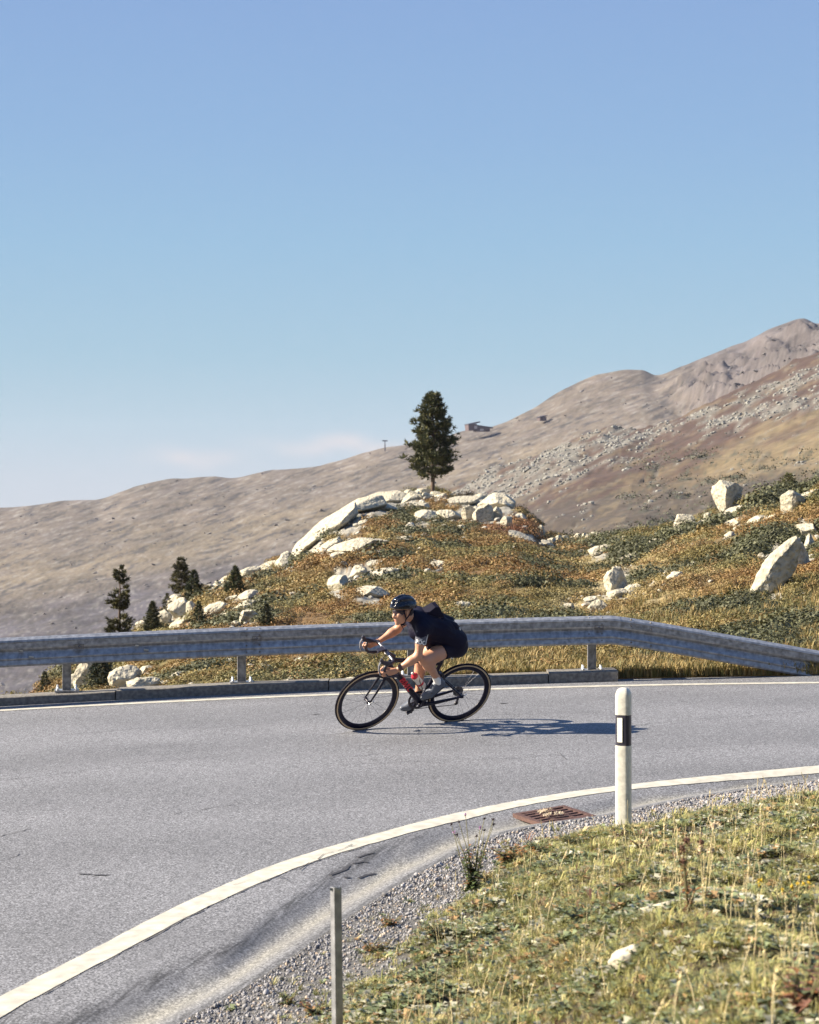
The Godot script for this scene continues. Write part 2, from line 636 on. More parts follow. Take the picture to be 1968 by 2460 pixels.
# ---------------------------------------------------------------- the near hill behind the guardrail
const HU := [-200.0, 0.0, 60.0, 130.0, 200.0, 270.0, 345.0, 420.0, 480.0, 560.0, 640.0, 700.0, 745.0, 800.0, 880.0, 960.0, 1040.0, 1150.0, 1235.0, 1275.0, 1310.0, 1380.0, 1480.0, 1540.0, 1640.0, 1740.0, 1850.0, 1968.0, 2200.0, 2600.0, 3000.0]
const HV := [1850.0, 1730.0, 1690.0, 1645.0, 1608.0, 1568.0, 1508.0, 1462.0, 1428.0, 1392.0, 1358.0, 1338.0, 1296.0, 1240.0, 1204.0, 1190.0, 1184.0, 1192.0, 1210.0, 1244.0, 1278.0, 1298.0, 1292.0, 1278.0, 1250.0, 1222.0, 1188.0, 1156.0, 1090.0, 990.0, 900.0]
const HD := [40.0, 44.0, 46.0, 50.0, 54.0, 57.0, 60.0, 63.0, 66.0, 70.0, 75.0, 78.0, 82.0, 86.0, 90.0, 92.0, 92.0, 90.0, 88.0, 86.0, 84.0, 80.0, 75.0, 72.0, 68.0, 64.0, 60.0, 56.0, 50.0, 45.0, 42.0]

func hill_y(u: float, d: float) -> float:
	var vc := lerp_table(HU, HV, u)
	var dc := lerp_table(HU, HD, u)
	var yc := EYE.y - (vc - 1230.0) / F * dc
	var x := (u - 984.0) / F * d
	var d0 := kerb_d(clampf(x, -9.0, 9.0)) + 0.2
	var y0 := plane_y(clampf(x, -9, 9), d0) + 0.015
	var t := (d - d0) / (dc - d0)
	var y: float
	if t <= 1.0:
		var p := lerpf(1.5, 1.15, smoothstep(1300.0, 1700.0, u))
		y = lerpf(y0, yc, pow(maxf(t, 0.0), p))
		# the shoulder drops away behind the kerb where the slope falls to the valley
		y -= smoothstep(620.0, 250.0, u) * 0.9 * sin(clampf(t, 0, 1) * PI) * 0.8
	else:
		y = yc - (d - dc) * 0.16 - pow(maxf(0.0, d - dc - 6.0), 1.2) * 0.06
	var k := smoothstep(0.02, 0.3, t)
	y += k * (n1.get_noise_2d(x * 0.11 + 7.0, d * 0.07) * 0.42 + n2.get_noise_2d(x * 0.5, d * 0.4) * 0.16) + smoothstep(0.0, 0.05, t) * n2.get_noise_2d(x * 1.9, d * 1.6) * 0.05
	return y

func hill_hit(u: float, v: float) -> Vector3:
	var dc := lerp_table(HU, HD, u)
	var d := 21.9
	while d < dc + 1.0:
		var y := hill_y(u, d)
		if 1230.0 + F * (EYE.y - y) / d <= v:
			break
		d += 0.15
	return Vector3((u - 984.0) / F * d, hill_y(u, d), -d)

func heath_color(u: float, v: float, x: float, d: float) -> Color:
	var a := n1.get_noise_2d(x * 0.16 + 3.0, d * 0.10)
	var b := n2.get_noise_2d(x * 0.7, d * 0.45 + 9.0)
	var rust := Color(0.195, 0.110, 0.033)
	var olive := Color(0.180, 0.148, 0.044)
	var green := Color(0.098, 0.098, 0.036)
	var straw := Color(0.42, 0.335, 0.17)
	# the knoll is rusty, the right-hand slope greener, with straw-coloured runs of dry grass
	var gw := clampf(0.35 + a * 1.3 + smoothstep(1150.0, 1500.0, u) * 0.35 - smoothstep(1600.0, 1500.0, v) * 0.0, 0.0, 1.0)
	var c := rust.lerp(olive, clampf(gw * 1.3, 0.0, 1.0))
	c = c.lerp(green, clampf((a + b * 0.6 - 0.12 + smoothstep(1200.0, 1420.0, u) * 0.22) * 2.4, 0.0, 0.95))
	var run := exp(-pow((v - (1640.0 - (u - 1020.0) * 0.52)) / 34.0, 2.0)) * smoothstep(1120.0, 1240.0, u) * smoothstep(1760.0, 1560.0, u)
	var saddle := exp(-pow((u - 1390.0) / 80.0, 2.0) - pow((v - 1345.0) / 34.0, 2.0))
	var cut := exp(-pow((u - 1600.0) / 120.0, 2.0) - pow((v - 1425.0 + (u - 1600.0) * 0.25) / 30.0, 2.0))
	c = c.lerp(straw, clampf((run * 0.9 + saddle + cut * 0.8) * (0.7 + b * 1.2), 0.0, 1.0))
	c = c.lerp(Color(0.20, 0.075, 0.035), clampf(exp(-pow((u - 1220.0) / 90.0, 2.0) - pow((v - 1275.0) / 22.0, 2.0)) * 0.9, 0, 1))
	return c

func make_near_hill() -> void:
	var g := Geo.new()
	var prev := PackedInt32Array()
	var u := -260.0
	while u <= 2900.0:
		var dc := lerp_table(HU, HD, u)
		var line := PackedInt32Array()
		for k in 150:
			var t := k / 149.0
			var d: float
			var x0 := (u - 984.0) / F * 21.0
			var d0 := kerb_d(clampf(x0, -9, 9)) + 0.21
			if t < 0.86:
				d = lerpf(d0, dc, pow(t / 0.86, 1.7))
			else:
				d = dc + (t - 0.86) / 0.14 * 40.0
			var x := (u - 984.0) / F * d
			var y := hill_y(u, d)
			var v := 1230.0 + F * (EYE.y - y) / d
			var c := heath_color(u, v, x, d)
			for b in rock_bins.get(int(u / 40.0), []):   # bare rock round the outcrops
				var q := Vector2((u - b[0]) / b[2], (v - b[1]) / b[3]).length() + n2.get_noise_2d(u * 0.07, v * 0.12) * 0.35
				if q < 0.62:
					c = Color(0.40, 0.375, 0.315)
			g.col = c * (1.0 + 0.35 * n2.get_noise_2d(x * 3.0, d * 2.0))
			g.col.a = 1.0
			line.append(g.p(Vector3(x, y, -d)))
		if prev.size():
			for k in 149:
				g.quad(prev[k], prev[k + 1], line[k + 1], line[k])
		prev = line
		u += 5.0
	setting("near_hill", g, M.hill, "heath-covered rocky knoll and slope rising behind the guardrail", "hill")

# ---------------------------------------------------------------- the scree slope beyond the saddle
const BU := [500.0, 700.0, 850.0, 980.0, 1060.0, 1130.0, 1190.0, 1290.0, 1400.0, 1455.0, 1500.0, 1560.0, 1650.0, 1750.0, 1850.0, 1968.0, 2200.0]
const BV := [1560.0, 1430.0, 1330.0, 1240.0, 1190.0, 1158.0, 1122.0, 1086.0, 1044.0, 1024.0, 1027.0, 1030.0, 990.0, 942.0, 902.0, 852.0, 760.0]

func scree_y(u: float, d: float) -> float:
	var vc := lerpf(broad(BU, BV, u, 160.0), lerp_table(BU, BV, u), pow(clampf((d - 150.0) / 280.0, 0.0, 1.0), 4.0))
	var yc := EYE.y - (vc - 1230.0) / F * 430.0
	var y0 := EYE.y - (lerpf(1600.0, 1420.0, smoothstep(900.0, 1500.0, u)) - 1230.0) / F * 150.0
	var t := (d - 150.0) / 280.0
	var x := (u - 984.0) / F * d
	var y := lerpf(y0, yc, pow(maxf(t, 0.0), 1.15)) if t <= 1.0 else yc - (d - 430.0) * 0.25
	var rough := scree_mask(u, 1230.0 + F * (EYE.y - y) / d)
	y += smoothstep(0.0, 0.2, t) * (n1.get_noise_2d(x * 0.018 + d * 0.012, d * 0.014 - x * 0.01) * 1.8 + n2.get_noise_2d(x * 0.10, d * 0.07) * (0.55 + 1.1 * rough))
	return y

func scree_mask(u: float, v: float) -> float:
	var m := 0.0
	# a long tongue of blocks up the middle, and broken ground along the top
	for s in [[1060, 1205, 1500, 1040, 60], [1130, 1215, 1400, 1095, 45], [1060, 1225, 1180, 1190, 24], [1700, 1020, 1968, 960, 26], [1780, 960, 1968, 900, 24], [1540, 1050, 1720, 985, 12]]:
		var a := Vector2(s[0], s[1])
		var b := Vector2(s[2], s[3])
		var p := Vector2(u, v)
		var t := clampf((p - a).dot(b - a) / (b - a).length_squared(), 0.0, 1.0)
		var q: float = p.distance_to(a.lerp(b, t)) / s[4]
		m = maxf(m, exp(-q * q))
	return clampf(m * 1.25 + n2.get_noise_2d(u * 0.02 + v * 0.02, v * 0.05 + u * 0.02) * 1.5 - 0.42, 0.0, 1.0)

func make_scree_slope() -> void:
	var g := Geo.new()
	var prev := PackedInt32Array()
	var u := 480.0
	var spots := []
	while u <= 2200.0:
		var line := PackedInt32Array()
		for k in 150:
			var t := k / 149.0
			var d := lerpf(150.0, 430.0, pow(t / 0.93, 1.3)) if t < 0.93 else 430.0 + (t - 0.93) / 0.07 * 60.0
			var x := (u - 984.0) / F * d
			var y := scree_y(u, d)
			var v := 1230.0 + F * (EYE.y - y) / d
			var w := (v - 1160.0) + (u - 1500.0) * 0.42
			var st := n1.get_noise_2d((u + v * 0.5) * 0.006, w * 0.035)
			var st2 := n2.get_noise_2d((u + v) * 0.03, w * 0.09)
			var rust := Color(0.074, 0.043, 0.033)
			var tan_c := Color(0.190, 0.145, 0.082)
			var brown := Color(0.068, 0.053, 0.043)
			var c := rust.lerp(tan_c, clampf(smoothstep(-30.0, 90.0, w + st * 90.0) * smoothstep(1230.0, 1330.0, u), 0.0, 1.0))
			c = c.lerp(brown, clampf(smoothstep(150.0, 215.0, w * 0.4 + v - 1010.0 + st * 60.0), 0.0, 1.0) * 0.9)
			c = c.lerp(tan_c * 0.9, clampf((st2 + st - 0.25) * 1.6, 0.0, 0.45))
			var m := scree_mask(u, v)
			c = c.lerp(Color(0.19, 0.185, 0.168), m * 0.85)
			var bush := clampf((n2.get_noise_2d(u * 0.022 + 9.0, v * 0.085) - 0.22) * 4.0, 0.0, 1.0) * smoothstep(1050.0, 1100.0, v) * smoothstep(1420.0, 1560.0, u)
			c = c.lerp(Color(0.065, 0.07, 0.05), bush * 0.8)
			c = c * (1.0 + 0.25 * st2)
			c.a = 1.0
			g.col = c
			line.append(g.p(Vector3(x, y, -d)))
			if k < 139:
				if m > 0.15 and rng.randf() < m * 1.1:
					spots.append([Vector3(x + rng.randf_range(-1, 1) * 0.5, y, -d), (0.12 + 0.42 * pow(rng.randf(), 2.2)) * (0.6 + 0.6 * d / 430.0), 0])
				elif bush > 0.5 and rng.randf() < 0.35:
					spots.append([Vector3(x + rng.randf_range(-1, 1) * 0.5, y, -d), rng.randf_range(0.6, 1.4), 1])
		if prev.size():
			for k in 149:
				g.quad(prev[k], prev[k + 1], line[k + 1], line[k])
		prev = line
		u += 5.0
	setting("scree_slope", g, M.far, "rust and tan hillside with tongues of pale scree beyond the knoll", "hillside")
	var rx := []
	var rc := []
	var bxs := []
	var bc := []
	for s in spots:
		var b := Basis.from_euler(Vector3(rng.randf_range(-0.4, 0.4), rng.randf() * TAU, rng.randf_range(-0.4, 0.4)))
		if s[2] == 0:
			var r: float = s[1]
			rx.append(Transform3D(b.scaled_local(Vector3(r, r * rng.randf_range(0.5, 0.9), r * 0.8)), s[0]))
			var k := rng.randf_range(0.75, 1.15)
			rc.append(Color(0.225 * k, 0.222 * k, 0.205 * k))
		else:
			bxs.append(Transform3D(Basis(Vector3.UP, rng.randf() * TAU).scaled_local(Vector3.ONE * s[1] * 1.6), s[0]))
			var k2 := rng.randf_range(0.7, 1.2)
			bc.append(Color(0.06 * k2, 0.066 * k2, 0.04 * k2))
	var o := copies(self, "scree_blocks", rock(90, 2), M.stone, rx, rc)
	tag(o, "tongues of pale grey scree blocks on the hillside beyond the knoll", "scree")
	o = copies(self, "hillside_scrub", shrub_mesh(91, 26, 0.30), M.leaf, bxs, bc)
	tag(o, "dark patches of low scrub on the tan hillside", "scrub")

# ---------------------------------------------------------------- the far mountain
const CU := [-300.0, 0.0, 100.0, 180.0, 235.0, 330.0, 400.0, 500.0, 560.0, 640.0, 700.0, 760.0, 850.0, 930.0, 985.0, 1120.0, 1180.0, 1240.0, 1320.0, 1400.0, 1460.0, 1540.0, 1580.0, 1650.0, 1750.0, 1800.0, 1870.0, 1930.0, 1968.0, 2050.0, 2300.0]
const CV := [1250.0, 1221.0, 1210.0, 1200.0, 1201.0, 1168.0, 1152.0, 1141.0, 1144.0, 1130.0, 1126.0, 1119.0, 1095.0, 1076.0, 1066.0, 1035.0, 1028.0, 1002.0, 957.0, 912.0, 893.0, 889.0, 901.0, 872.0, 832.0, 815.0, 782.0, 763.0, 775.0, 720.0, 640.0]

func broad(us: Array, vs: Array, u: float, reach: float) -> float:   # the same line with its small bumps left out
	var s := 0.0
	for k in 9:
		s += lerp_table(us, vs, u + (k - 4) * reach / 4.0)
	return s / 9.0

func mountain_y(u: float, d: float) -> float:
	var dc := 1250.0
	var share := pow(clampf((d - 520.0) / 730.0, 0.0, 1.0), 5.0)
	var vc := lerpf(broad(CU, CV, u, 330.0), lerp_table(CU, CV, u), share)
	var yc := EYE.y - (vc - 1230.0) / F * dc
	var y0 := EYE.y - (1760.0 - 1230.0) / F * 520.0
	var t := (d - 520.0) / (dc - 520.0)
	var x := (u - 984.0) / F * d
	var y := lerpf(y0, yc, pow(maxf(t, 0.0), 1.0)) if t <= 1.0 else yc - (d - dc) * 0.3
	var cliff := smoothstep(1560.0, 1700.0, u) * smoothstep(0.5, 0.72, t) * smoothstep(1.0, 0.88, t)
	y += smoothstep(0.0, 0.15, t) * smoothstep(1.05, 0.85, t) * (n1.get_noise_2d(x * 0.004 + d * 0.008, d * 0.006 - x * 0.003) * 2.6 + n2.get_noise_2d(x * 0.012 + d * 0.004, d * 0.03 - x * 0.012) * 1.3 + n2.get_noise_2d(x * 0.03, d * 0.09 - x * 0.03) * 0.3)
	y += cliff * ((n3.get_noise_2d(x * 0.013 + d * 0.004, d * 0.006) - 0.2) * 15.0 + n2.get_noise_2d(x * 0.06, d * 0.03) * 4.0)
	y += smoothstep(0.8, 1.0, t) * n2.get_noise_2d(x * 0.02, 3.0) * 1.4
	return y

func make_far_mountain() -> void:
	var g := Geo.new()
	var prev := PackedInt32Array()
	var crags := []
	var u := -280.0
	while u <= 2260.0:
		var line := PackedInt32Array()
		for k in 190:
			var t := k / 189.0
			var d := lerpf(520.0, 1250.0, pow(t / 0.95, 1.0)) if t < 0.95 else 1250.0 + (t - 0.95) / 0.05 * 200.0
			var x := (u - 984.0) / F * d
			var y := mountain_y(u, d)
			var v := 1230.0 + F * (EYE.y - y) / d
			var w := (v - 1300.0) + (u - 500.0) * 0.20
			var st := n1.get_noise_2d(u * 0.0022, w * 0.016)
			var w2 := v + u * 0.34
			var st2 := n2.get_noise_2d(u * 0.008, w2 * 0.06)
			var st3 := n2.get_noise_2d(u * 0.022, w2 * 0.15 + 40.0)
			var tan_c := Color(0.138, 0.114, 0.092)
			var mauve := Color(0.076, 0.070, 0.084)  # the lower slope, its mauve pushed bluish to paint in haze
			var c := tan_c.lerp(mauve, clampf(smoothstep(10.0, 90.0, w + st * 90.0) * 0.9 + st2 * 0.6, 0.0, 1.0))
			c = c.lerp(Color(0.190, 0.154, 0.104), clampf(exp(-pow((w - 0.0 - st * 60.0) / 55.0, 2.0)) * 0.75, 0.0, 1.0))
			c = c.lerp(Color(0.20, 0.192, 0.182), clampf((st3 - 0.22) * 2.4, 0.0, 0.6))
			c = c.lerp(Color(0.062, 0.058, 0.066), clampf((-st3 - st2 - 0.30) * 2.4, 0.0, 0.75))
			var cliff := smoothstep(1560.0, 1720.0, u + n2.get_noise_2d(u * 0.03, v * 0.03) * 60.0) * smoothstep(0.55, 0.72, (d - 520.0) / 730.0)
			c = c.lerp(Color(0.115, 0.100, 0.102), cliff * 0.9)
			c = c * (1.0 + 0.4 * st2 + 0.3 * st3 + 0.35 * n2.get_noise_2d(u * 0.07, v * 0.11) + 0.45 * n1.get_noise_2d(u * 0.004 + 7.0, w2 * 0.014))
			c.a = 1.0
			g.col = c
			line.append(g.p(Vector3(x, y, -d)))
			var craggy := maxf(st3, 0.0) * 0.16 + maxf(-st2 - 0.15, 0.0) * 0.35 + cliff * 0.10
			if k < 178 and rng.randf() < craggy * 0.32:
				crags.append([Vector3(x + rng.randf_range(-2, 2), y, -d), rng.randf_range(0.25, 0.6) + 0.9 * pow(rng.randf(), 8.0)])
		if prev.size():
			for k in 189:
				g.quad(prev[k], prev[k + 1], line[k + 1], line[k])
		prev = line
		u += 5.0
	setting("far_mountain", g, M.far, "long tan and mauve mountainside rising to a dark cliff", "mountain")
	var cx := []
	var cc := []
	for s in crags:
		var r: float = s[1]
		cx.append(Transform3D(Basis.from_euler(Vector3(rng.randf_range(-0.3, 0.3), rng.randf() * TAU, 0.35)).scaled_local(Vector3(r * 2.6, r * 0.45, r)), s[0]))
		cc.append(Color(0.13, 0.122, 0.122) * rng.randf_range(0.5, 1.3))
	var o := copies(self, "mountain_outcrops", rock(95, 2), M.stone, cx, cc)
	tag(o, "low dark outcrops strewn in streaks over the far mountainside", "outcrops")
	# the valley floor that closes the ground between the slopes and runs on to the horizon
	var gv := Geo.new()
	gv.col = Color(0.16, 0.14, 0.11)
	var a := -80.0
	gv.quad(gv.p(Vector3(-2600, a, -3200)), gv.p(Vector3(2600, a, -3200)), gv.p(Vector3(2600, a, 700)), gv.p(Vector3(-2600, a, 700)))
	setting("valley_ground", gv, M.far, "valley floor far below the road", "ground")

# ---------------------------------------------------------------- guardrail and kerb
func rail_front(x: float) -> Vector3:   # foot of the rail's line on the road surface
	var d := kerb_d(x) + 0.10
	return Vector3(x, plane_y(x, d), -d)

func rail_normal(x: float) -> Vector3:   # towards the road
	var m := (kerb_d(x + 0.05) - kerb_d(x - 0.05)) / 0.1
	return Vector3(m, 0, 1).normalized()

const RAIL := [[-0.05, -0.012], [-0.045, 0.0], [0.044, -0.030], [0.050, -0.050], [0.040, -0.060], [0.044, -0.118], [0.036, -0.132], [0.006, -0.158], [0.010, -0.172], [0.044, -0.228], [0.044, -0.240], [0.030, -0.246], [0.034, -0.256], [0.046, -0.298], [0.036, -0.316], [-0.02, -0.318]]

func beam(xs: Array, drop: Callable, proud := 0.0) -> Geo:
	var g := Geo.new()
	var front := []
	var back := []
	for x in xs:
		var f := rail_front(minf(x, 2.25))
		if x > 2.25:
			f = Vector3(x, plane_y(x, -f.z), f.z)
		var n := rail_normal(minf(x, 2.25))
		var row := []
		var rowb := []
		for q in RAIL:
			row.append(f + n * (q[0] + proud) + Vector3(0, 0.728 + q[1] - drop.call(x), 0))
			rowb.append(f + n * (q[0] + proud - 0.004) + Vector3(0, 0.728 + q[1] - 0.002 - drop.call(x), 0))
		front.append(row)
		back.append(rowb)
	for j in RAIL.size() - 1:   # each fold of the sheet keeps its crease
		var strip := []
		for i in xs.size():
			strip.append([front[i][j], front[i][j + 1]])
		g.grid(strip)
	g.grid(back, true)
	for e in [0, xs.size() - 1]:
		for j in RAIL.size() - 1:
			g.face([front[e][j], front[e][j + 1], back[e][j + 1], back[e][j]])
	# long edges
	for i in xs.size() - 1:
		g.face([front[i][0], back[i][0], back[i + 1][0], front[i + 1][0]])
	return g

func steps(a: float, b: float, n: int) -> Array:
	var out := []
	for i in n + 1:
		out.append(lerpf(a, b, float(i) / n))
	return out

func make_guardrail() -> void:
	var r := thing("guardrail", "long galvanised steel guardrail on the outside of the bend, its end dipping into the ground", "guardrail", Transform3D(Basis(), rail_front(0.0)))
	var off := Transform3D(Basis(), -rail_front(0.0))
	var none := func(_x: float) -> float: return 0.0
	var dip := func(x: float) -> float: return 0.0 if x < 2.25 else (x - 2.25) * 0.205 - 0.04 * (1.0 - exp(-(x - 2.25) * 4.0)) * 0.5
	for b in [[-13.6, -9.7, none, 0.0], [-9.75, -5.8, none, 0.010], [-5.85, -1.80, none, 0.0], [-1.90, 2.02, none, 0.010]]:
		var o := part(r, "beam", beam(steps(b[0], b[1], 40), b[2], b[3]), M.zinc)
		o.transform = off
	var sl := part(r, "bent_sleeve", beam(steps(1.93, 2.36, 16), dip, 0.018), M.zinc)
	sl.transform = off
	var en := part(r, "sloping_end_beam", beam(steps(2.28, 6.3, 40), dip, 0.009), M.zinc)
	en.transform = off
	for x in [-11.5, -9.6, -7.68, -5.7, -3.75, -1.86, 0.03, 2.05]:
		var f := rail_front(x)
		var n := rail_normal(x)
		var bs := Basis(n.cross(Vector3.UP) * -1.0, Vector3.UP, n)
		var base := f - n * 0.13 + Vector3(0, 0.115, 0)
		var g := Geo.new()
		# an I section: two flanges and a web
		g.box(Transform3D(bs, base + Vector3(0, 0.25, 0) + bs.x * 0.044), Vector3(0.007, 0.5, 0.10))
		g.box(Transform3D(bs, base + Vector3(0, 0.25, 0) - bs.x * 0.044), Vector3(0.007, 0.5, 0.10))
		g.box(Transform3D(bs, base + Vector3(0, 0.25, 0)), Vector3(0.081, 0.5, 0.006))
		var po := part(r, "post", g, M.zinc)
		po.transform = off
		var gp := Geo.new()
		gp.box(Transform3D(bs, base + Vector3(0, -0.008, 0)), Vector3(0.26, 0.022, 0.22))
		var pl := part(po, "base_plate", gp, M.zinc)
		pl.name = "base_plate"
		for q in [Vector2(-0.1, 0.075), Vector2(0.1, 0.075), Vector2(-0.1, -0.075), Vector2(0.1, -0.075)]:
			var gb := Geo.new()
			gb.lathe([Vector2(0.0, 0.05), Vector2(0.010, 0.05), Vector2(0.010, 0.02), Vector2(0.018, 0.02), Vector2(0.018, 0.0), Vector2(0.0, 0.0)], 6, Transform3D(bs, base + bs.x * q.x + bs.z * q.y + Vector3(0, 0.003, 0)))
			part(po, "anchor_bolt", gb, M.steel)
		# spacer that carries the beam
		var gs := Geo.new()
		gs.box(Transform3D(bs, f - n * 0.045 + Vector3(0, 0.565, 0)), Vector3(0.10, 0.12, 0.07))
		part(r, "spacer", gs, M.zinc).transform = off
	# bolts and the dark slots where the beams overlap
	for x in [-9.72, -5.82, -1.84, 1.98]:
		for q in [[0.03, -0.02], [0.12, -0.02], [0.03, -0.09], [0.12, -0.09], [0.03, -0.2], [0.12, -0.2], [0.03, -0.275], [0.12, -0.275]]:
			bolt_on_rail(r, off, x + q[0] * 1.6 - 0.02, q[1])
		slot_on_rail(r, off, x + 0.14, -0.128)
	for x in [2.5, 2.72]:
		for y in [-0.02, -0.09, -0.275]:
			bolt_on_rail(r, off, x - 0.02, y - 0.205 * (x - 2.25) + 0.0)
	for x in [-3.62, 0.25]:
		slot_on_rail(r, off, x, -0.13)
	# splashes of white road paint on two spots of the beam
	for q in [[60, 1560, 0.035], [83, 1575, 0.05], [328, 1551, 0.036], [350, 1562, 0.05]]:
		var d := 21.02
		var p := at(q[0], q[1], d)
		p.z = rail_front(p.x).z + 0.0435
		var g := Geo.new()
		g.box(Transform3D(Basis(Vector3(0, 0, 1), -0.1), p), Vector3(q[2], 0.012, 0.02))
		part(r, "paint_splash", g, M.paint).transform = off
	# the concrete kerb the posts stand on
	var k := Node3D.new()
	k.name = "kerb"
	k.set_meta("kind", "structure")
	tag(k, "low weathered concrete kerb under the guardrail posts", "kerb")
	add_child(k)
	var xs := [-14.0, -11.0, -8.4, -5.6, -3.22, -0.9, 1.55, 2.33]
	var hs := [0.10, 0.098, 0.10, 0.095, 0.108, 0.100, 0.122]
	for i in 7:
		var g := Geo.new()
		var rows := []
		var n := 14
		var gap := 0.006
		for j in n + 1:
			var x: float = lerpf(xs[i] + gap, xs[i + 1] - gap, float(j) / n)
			var dk := kerb_d(x) + n2.get_noise_2d(x * 3.0, 1.0) * 0.008
			var y := plane_y(x, dk)
			var wob := n2.get_noise_2d(x * 2.3, 5.0) * 0.007
			var wide := 0.36 + (0.1 if i == 6 else 0.0)
			rows.append([Vector3(x, y - 0.06, -dk), Vector3(x, y + hs[i] - 0.018 + wob, -dk - 0.006), Vector3(x, y + hs[i] + wob, -dk - 0.022), Vector3(x, y + hs[i] + wob, -dk - wide + 0.02), Vector3(x, y + hs[i] - 0.02, -dk - wide), Vector3(x, y - 0.3, -dk - wide)])
		g.grid(rows, true)
		for e in [0, n]:
			g.face(rows[e] if e == 0 else [rows[e][5], rows[e][4], rows[e][3], rows[e][2], rows[e][1], rows[e][0]])
		part(k, "kerb_stone", g, M.concrete)

func on_rail(x: float, dy: float) -> Vector3:
	# the point of the beam's front at that distance below its top
	var best := 0
	for i in RAIL.size() - 1:
		if RAIL[i][1] >= dy:
			best = i
	var a: Array = RAIL[best]
	var b: Array = RAIL[mini(best + 1, RAIL.size() - 1)]
	var t := clampf((dy - a[1]) / (b[1] - a[1] + 1e-6), 0, 1)
	return rail_front(minf(x, 2.25)) + Vector3(maxf(0.0, x - 2.25), 0.728 + dy, 0) + rail_normal(minf(x, 2.25)) * (lerpf(a[0], b[0], t) + 0.014)

func bolt_on_rail(r: Node, off: Transform3D, x: float, dy: float) -> void:
	var g := Geo.new()
	var dd := dy
	if x > 2.3:
		dd = dy + 0.205 * (x - 2.23)
	var p := on_rail(x, dd)
	if x > 2.3:
		p.y += plane_y(x, -p.z) - plane_y(2.25, -p.z) - 0.205 * (x - 2.25) + 0.02
	g.lathe([Vector2(0.0, 0.009), Vector2(0.006, 0.008), Vector2(0.011, 0.0), Vector2(0.011, -0.006)], 8, Transform3D(Basis(Vector3.RIGHT, PI / 2.0 - (0.9 if dd > -0.05 else 0.0)), p))
	part(r, "bolt", g, M.bolt).transform = off

func slot_on_rail(r: Node, off: Transform3D, x: float, dy: float) -> void:
	var p := on_rail(x, dy)
	var g := Geo.new()
	var n := rail_normal(x)
	var bs := Basis(n.cross(Vector3.UP) * -1.0, Vector3.UP, n)
	var fr := Transform3D(bs, p + n * 0.004)
	# a stamped frame with a bolt head in it
	g.box(fr.translated_local(Vector3(0, 0.024, 0)), Vector3(0.10, 0.007, 0.012))
	g.box(fr.translated_local(Vector3(0, -0.024, 0)), Vector3(0.10, 0.007, 0.012))
	g.box(fr.translated_local(Vector3(-0.047, 0, 0)), Vector3(0.007, 0.041, 0.012))
	g.box(fr.translated_local(Vector3(0.047, 0, 0)), Vector3(0.007, 0.041, 0.012))
	var o := part(r, "slot_plate", g, M.bolt)
	o.transform = off
	var gb := Geo.new()
	gb.lathe([Vector2(0.0, 0.014), Vector2(0.013, 0.010), Vector2(0.015, 0.0)], 8, fr * Transform3D(Basis(Vector3.RIGHT, PI / 2.0), Vector3.ZERO))
	part(o, "bolt", gb, M.bolt)

# ---------------------------------------------------------------- marker post, stake, grate
func make_marker_post() -> void:
	var x := 1.482
	var d := 13.26
	var y := verge_y(x, d)
	var t := thing("marker_post", "white plastic roadside marker post with a black band and pale reflector", "marker post", Transform3D(Basis(Vector3.UP, -0.42), Vector3(x, y, -d)))
	var h := 0.985
	var sect := func(yy: float, sc: float) -> Array:
		var ring := []
		# flattened hollow section with rounded corners, its long side along the road
		for k in 28:
			var a := TAU * k / 28.0
			var ca := cos(a)
			var sa := sin(a)
			var e := 0.62
			ring.append(Vector3(signf(ca) * pow(absf(ca), e) * 0.0535 * sc, yy, signf(sa) * pow(absf(sa), e) * 0.046 * sc))
		return ring
	var shell := func(ys: Array, sc: Array) -> Geo:
		var g := Geo.new()
		var rows := []
		for i in ys.size():
			var r: Array = sect.call(ys[i], sc[i])
			r.append(r[0])
			rows.append(r)
		g.grid(rows)
		return g
	var b0 := h - 0.40
	var b1 := h - 0.19
	part(t, "post", shell.call([-0.12, 0.0, 0.012, 0.03, b0 - 0.004, b0 - 0.001], [1.16, 1.16, 1.10, 1.0, 1.0, 0.97]), M.white)
	part(t, "black_band", shell.call([b0 - 0.002, b0, b1, b1 + 0.002], [0.955, 0.975, 0.975, 0.955]), M.black)
	var ys := [b1 + 0.001, b1 + 0.004]
	var sc := [0.97, 1.0]
	for k in 9:
		var a := PI / 2.0 * k / 8.0
		ys.append(h - 0.062 + sin(a) * 0.062)
		sc.append(maxf(0.03, pow(cos(a), 0.75)))
	var cap: Geo = shell.call(ys, sc)
	part(t, "rounded_cap", cap, M.white)
	# reflector plate on the face towards the traffic
	var gr := Geo.new()
	var rx := Transform3D(Basis(Vector3.UP, -0.10), Vector3(-0.012, (b0 + b1) * 0.5 + 0.003, 0.0425))
	gr.box(rx, Vector3(0.037, 0.168, 0.010))
	var ref := part(t, "reflector", gr, M.reflector)
	var gf := Geo.new()
	gf.box(rx.translated_local(Vector3(0, 0, -0.004)), Vector3(0.044, 0.178, 0.010))
	part(ref, "reflector_frame", gf, M.black)
	var gt := Geo.new()
	gt.tube([Vector3(-0.015, 0.03, 0.05), Vector3(0.03, 0.012, 0.064), Vector3(0.075, -0.006, 0.06)], [0.004, 0.006, 0.004], 6)
	part(t, "foot_lug", gt, M.white)

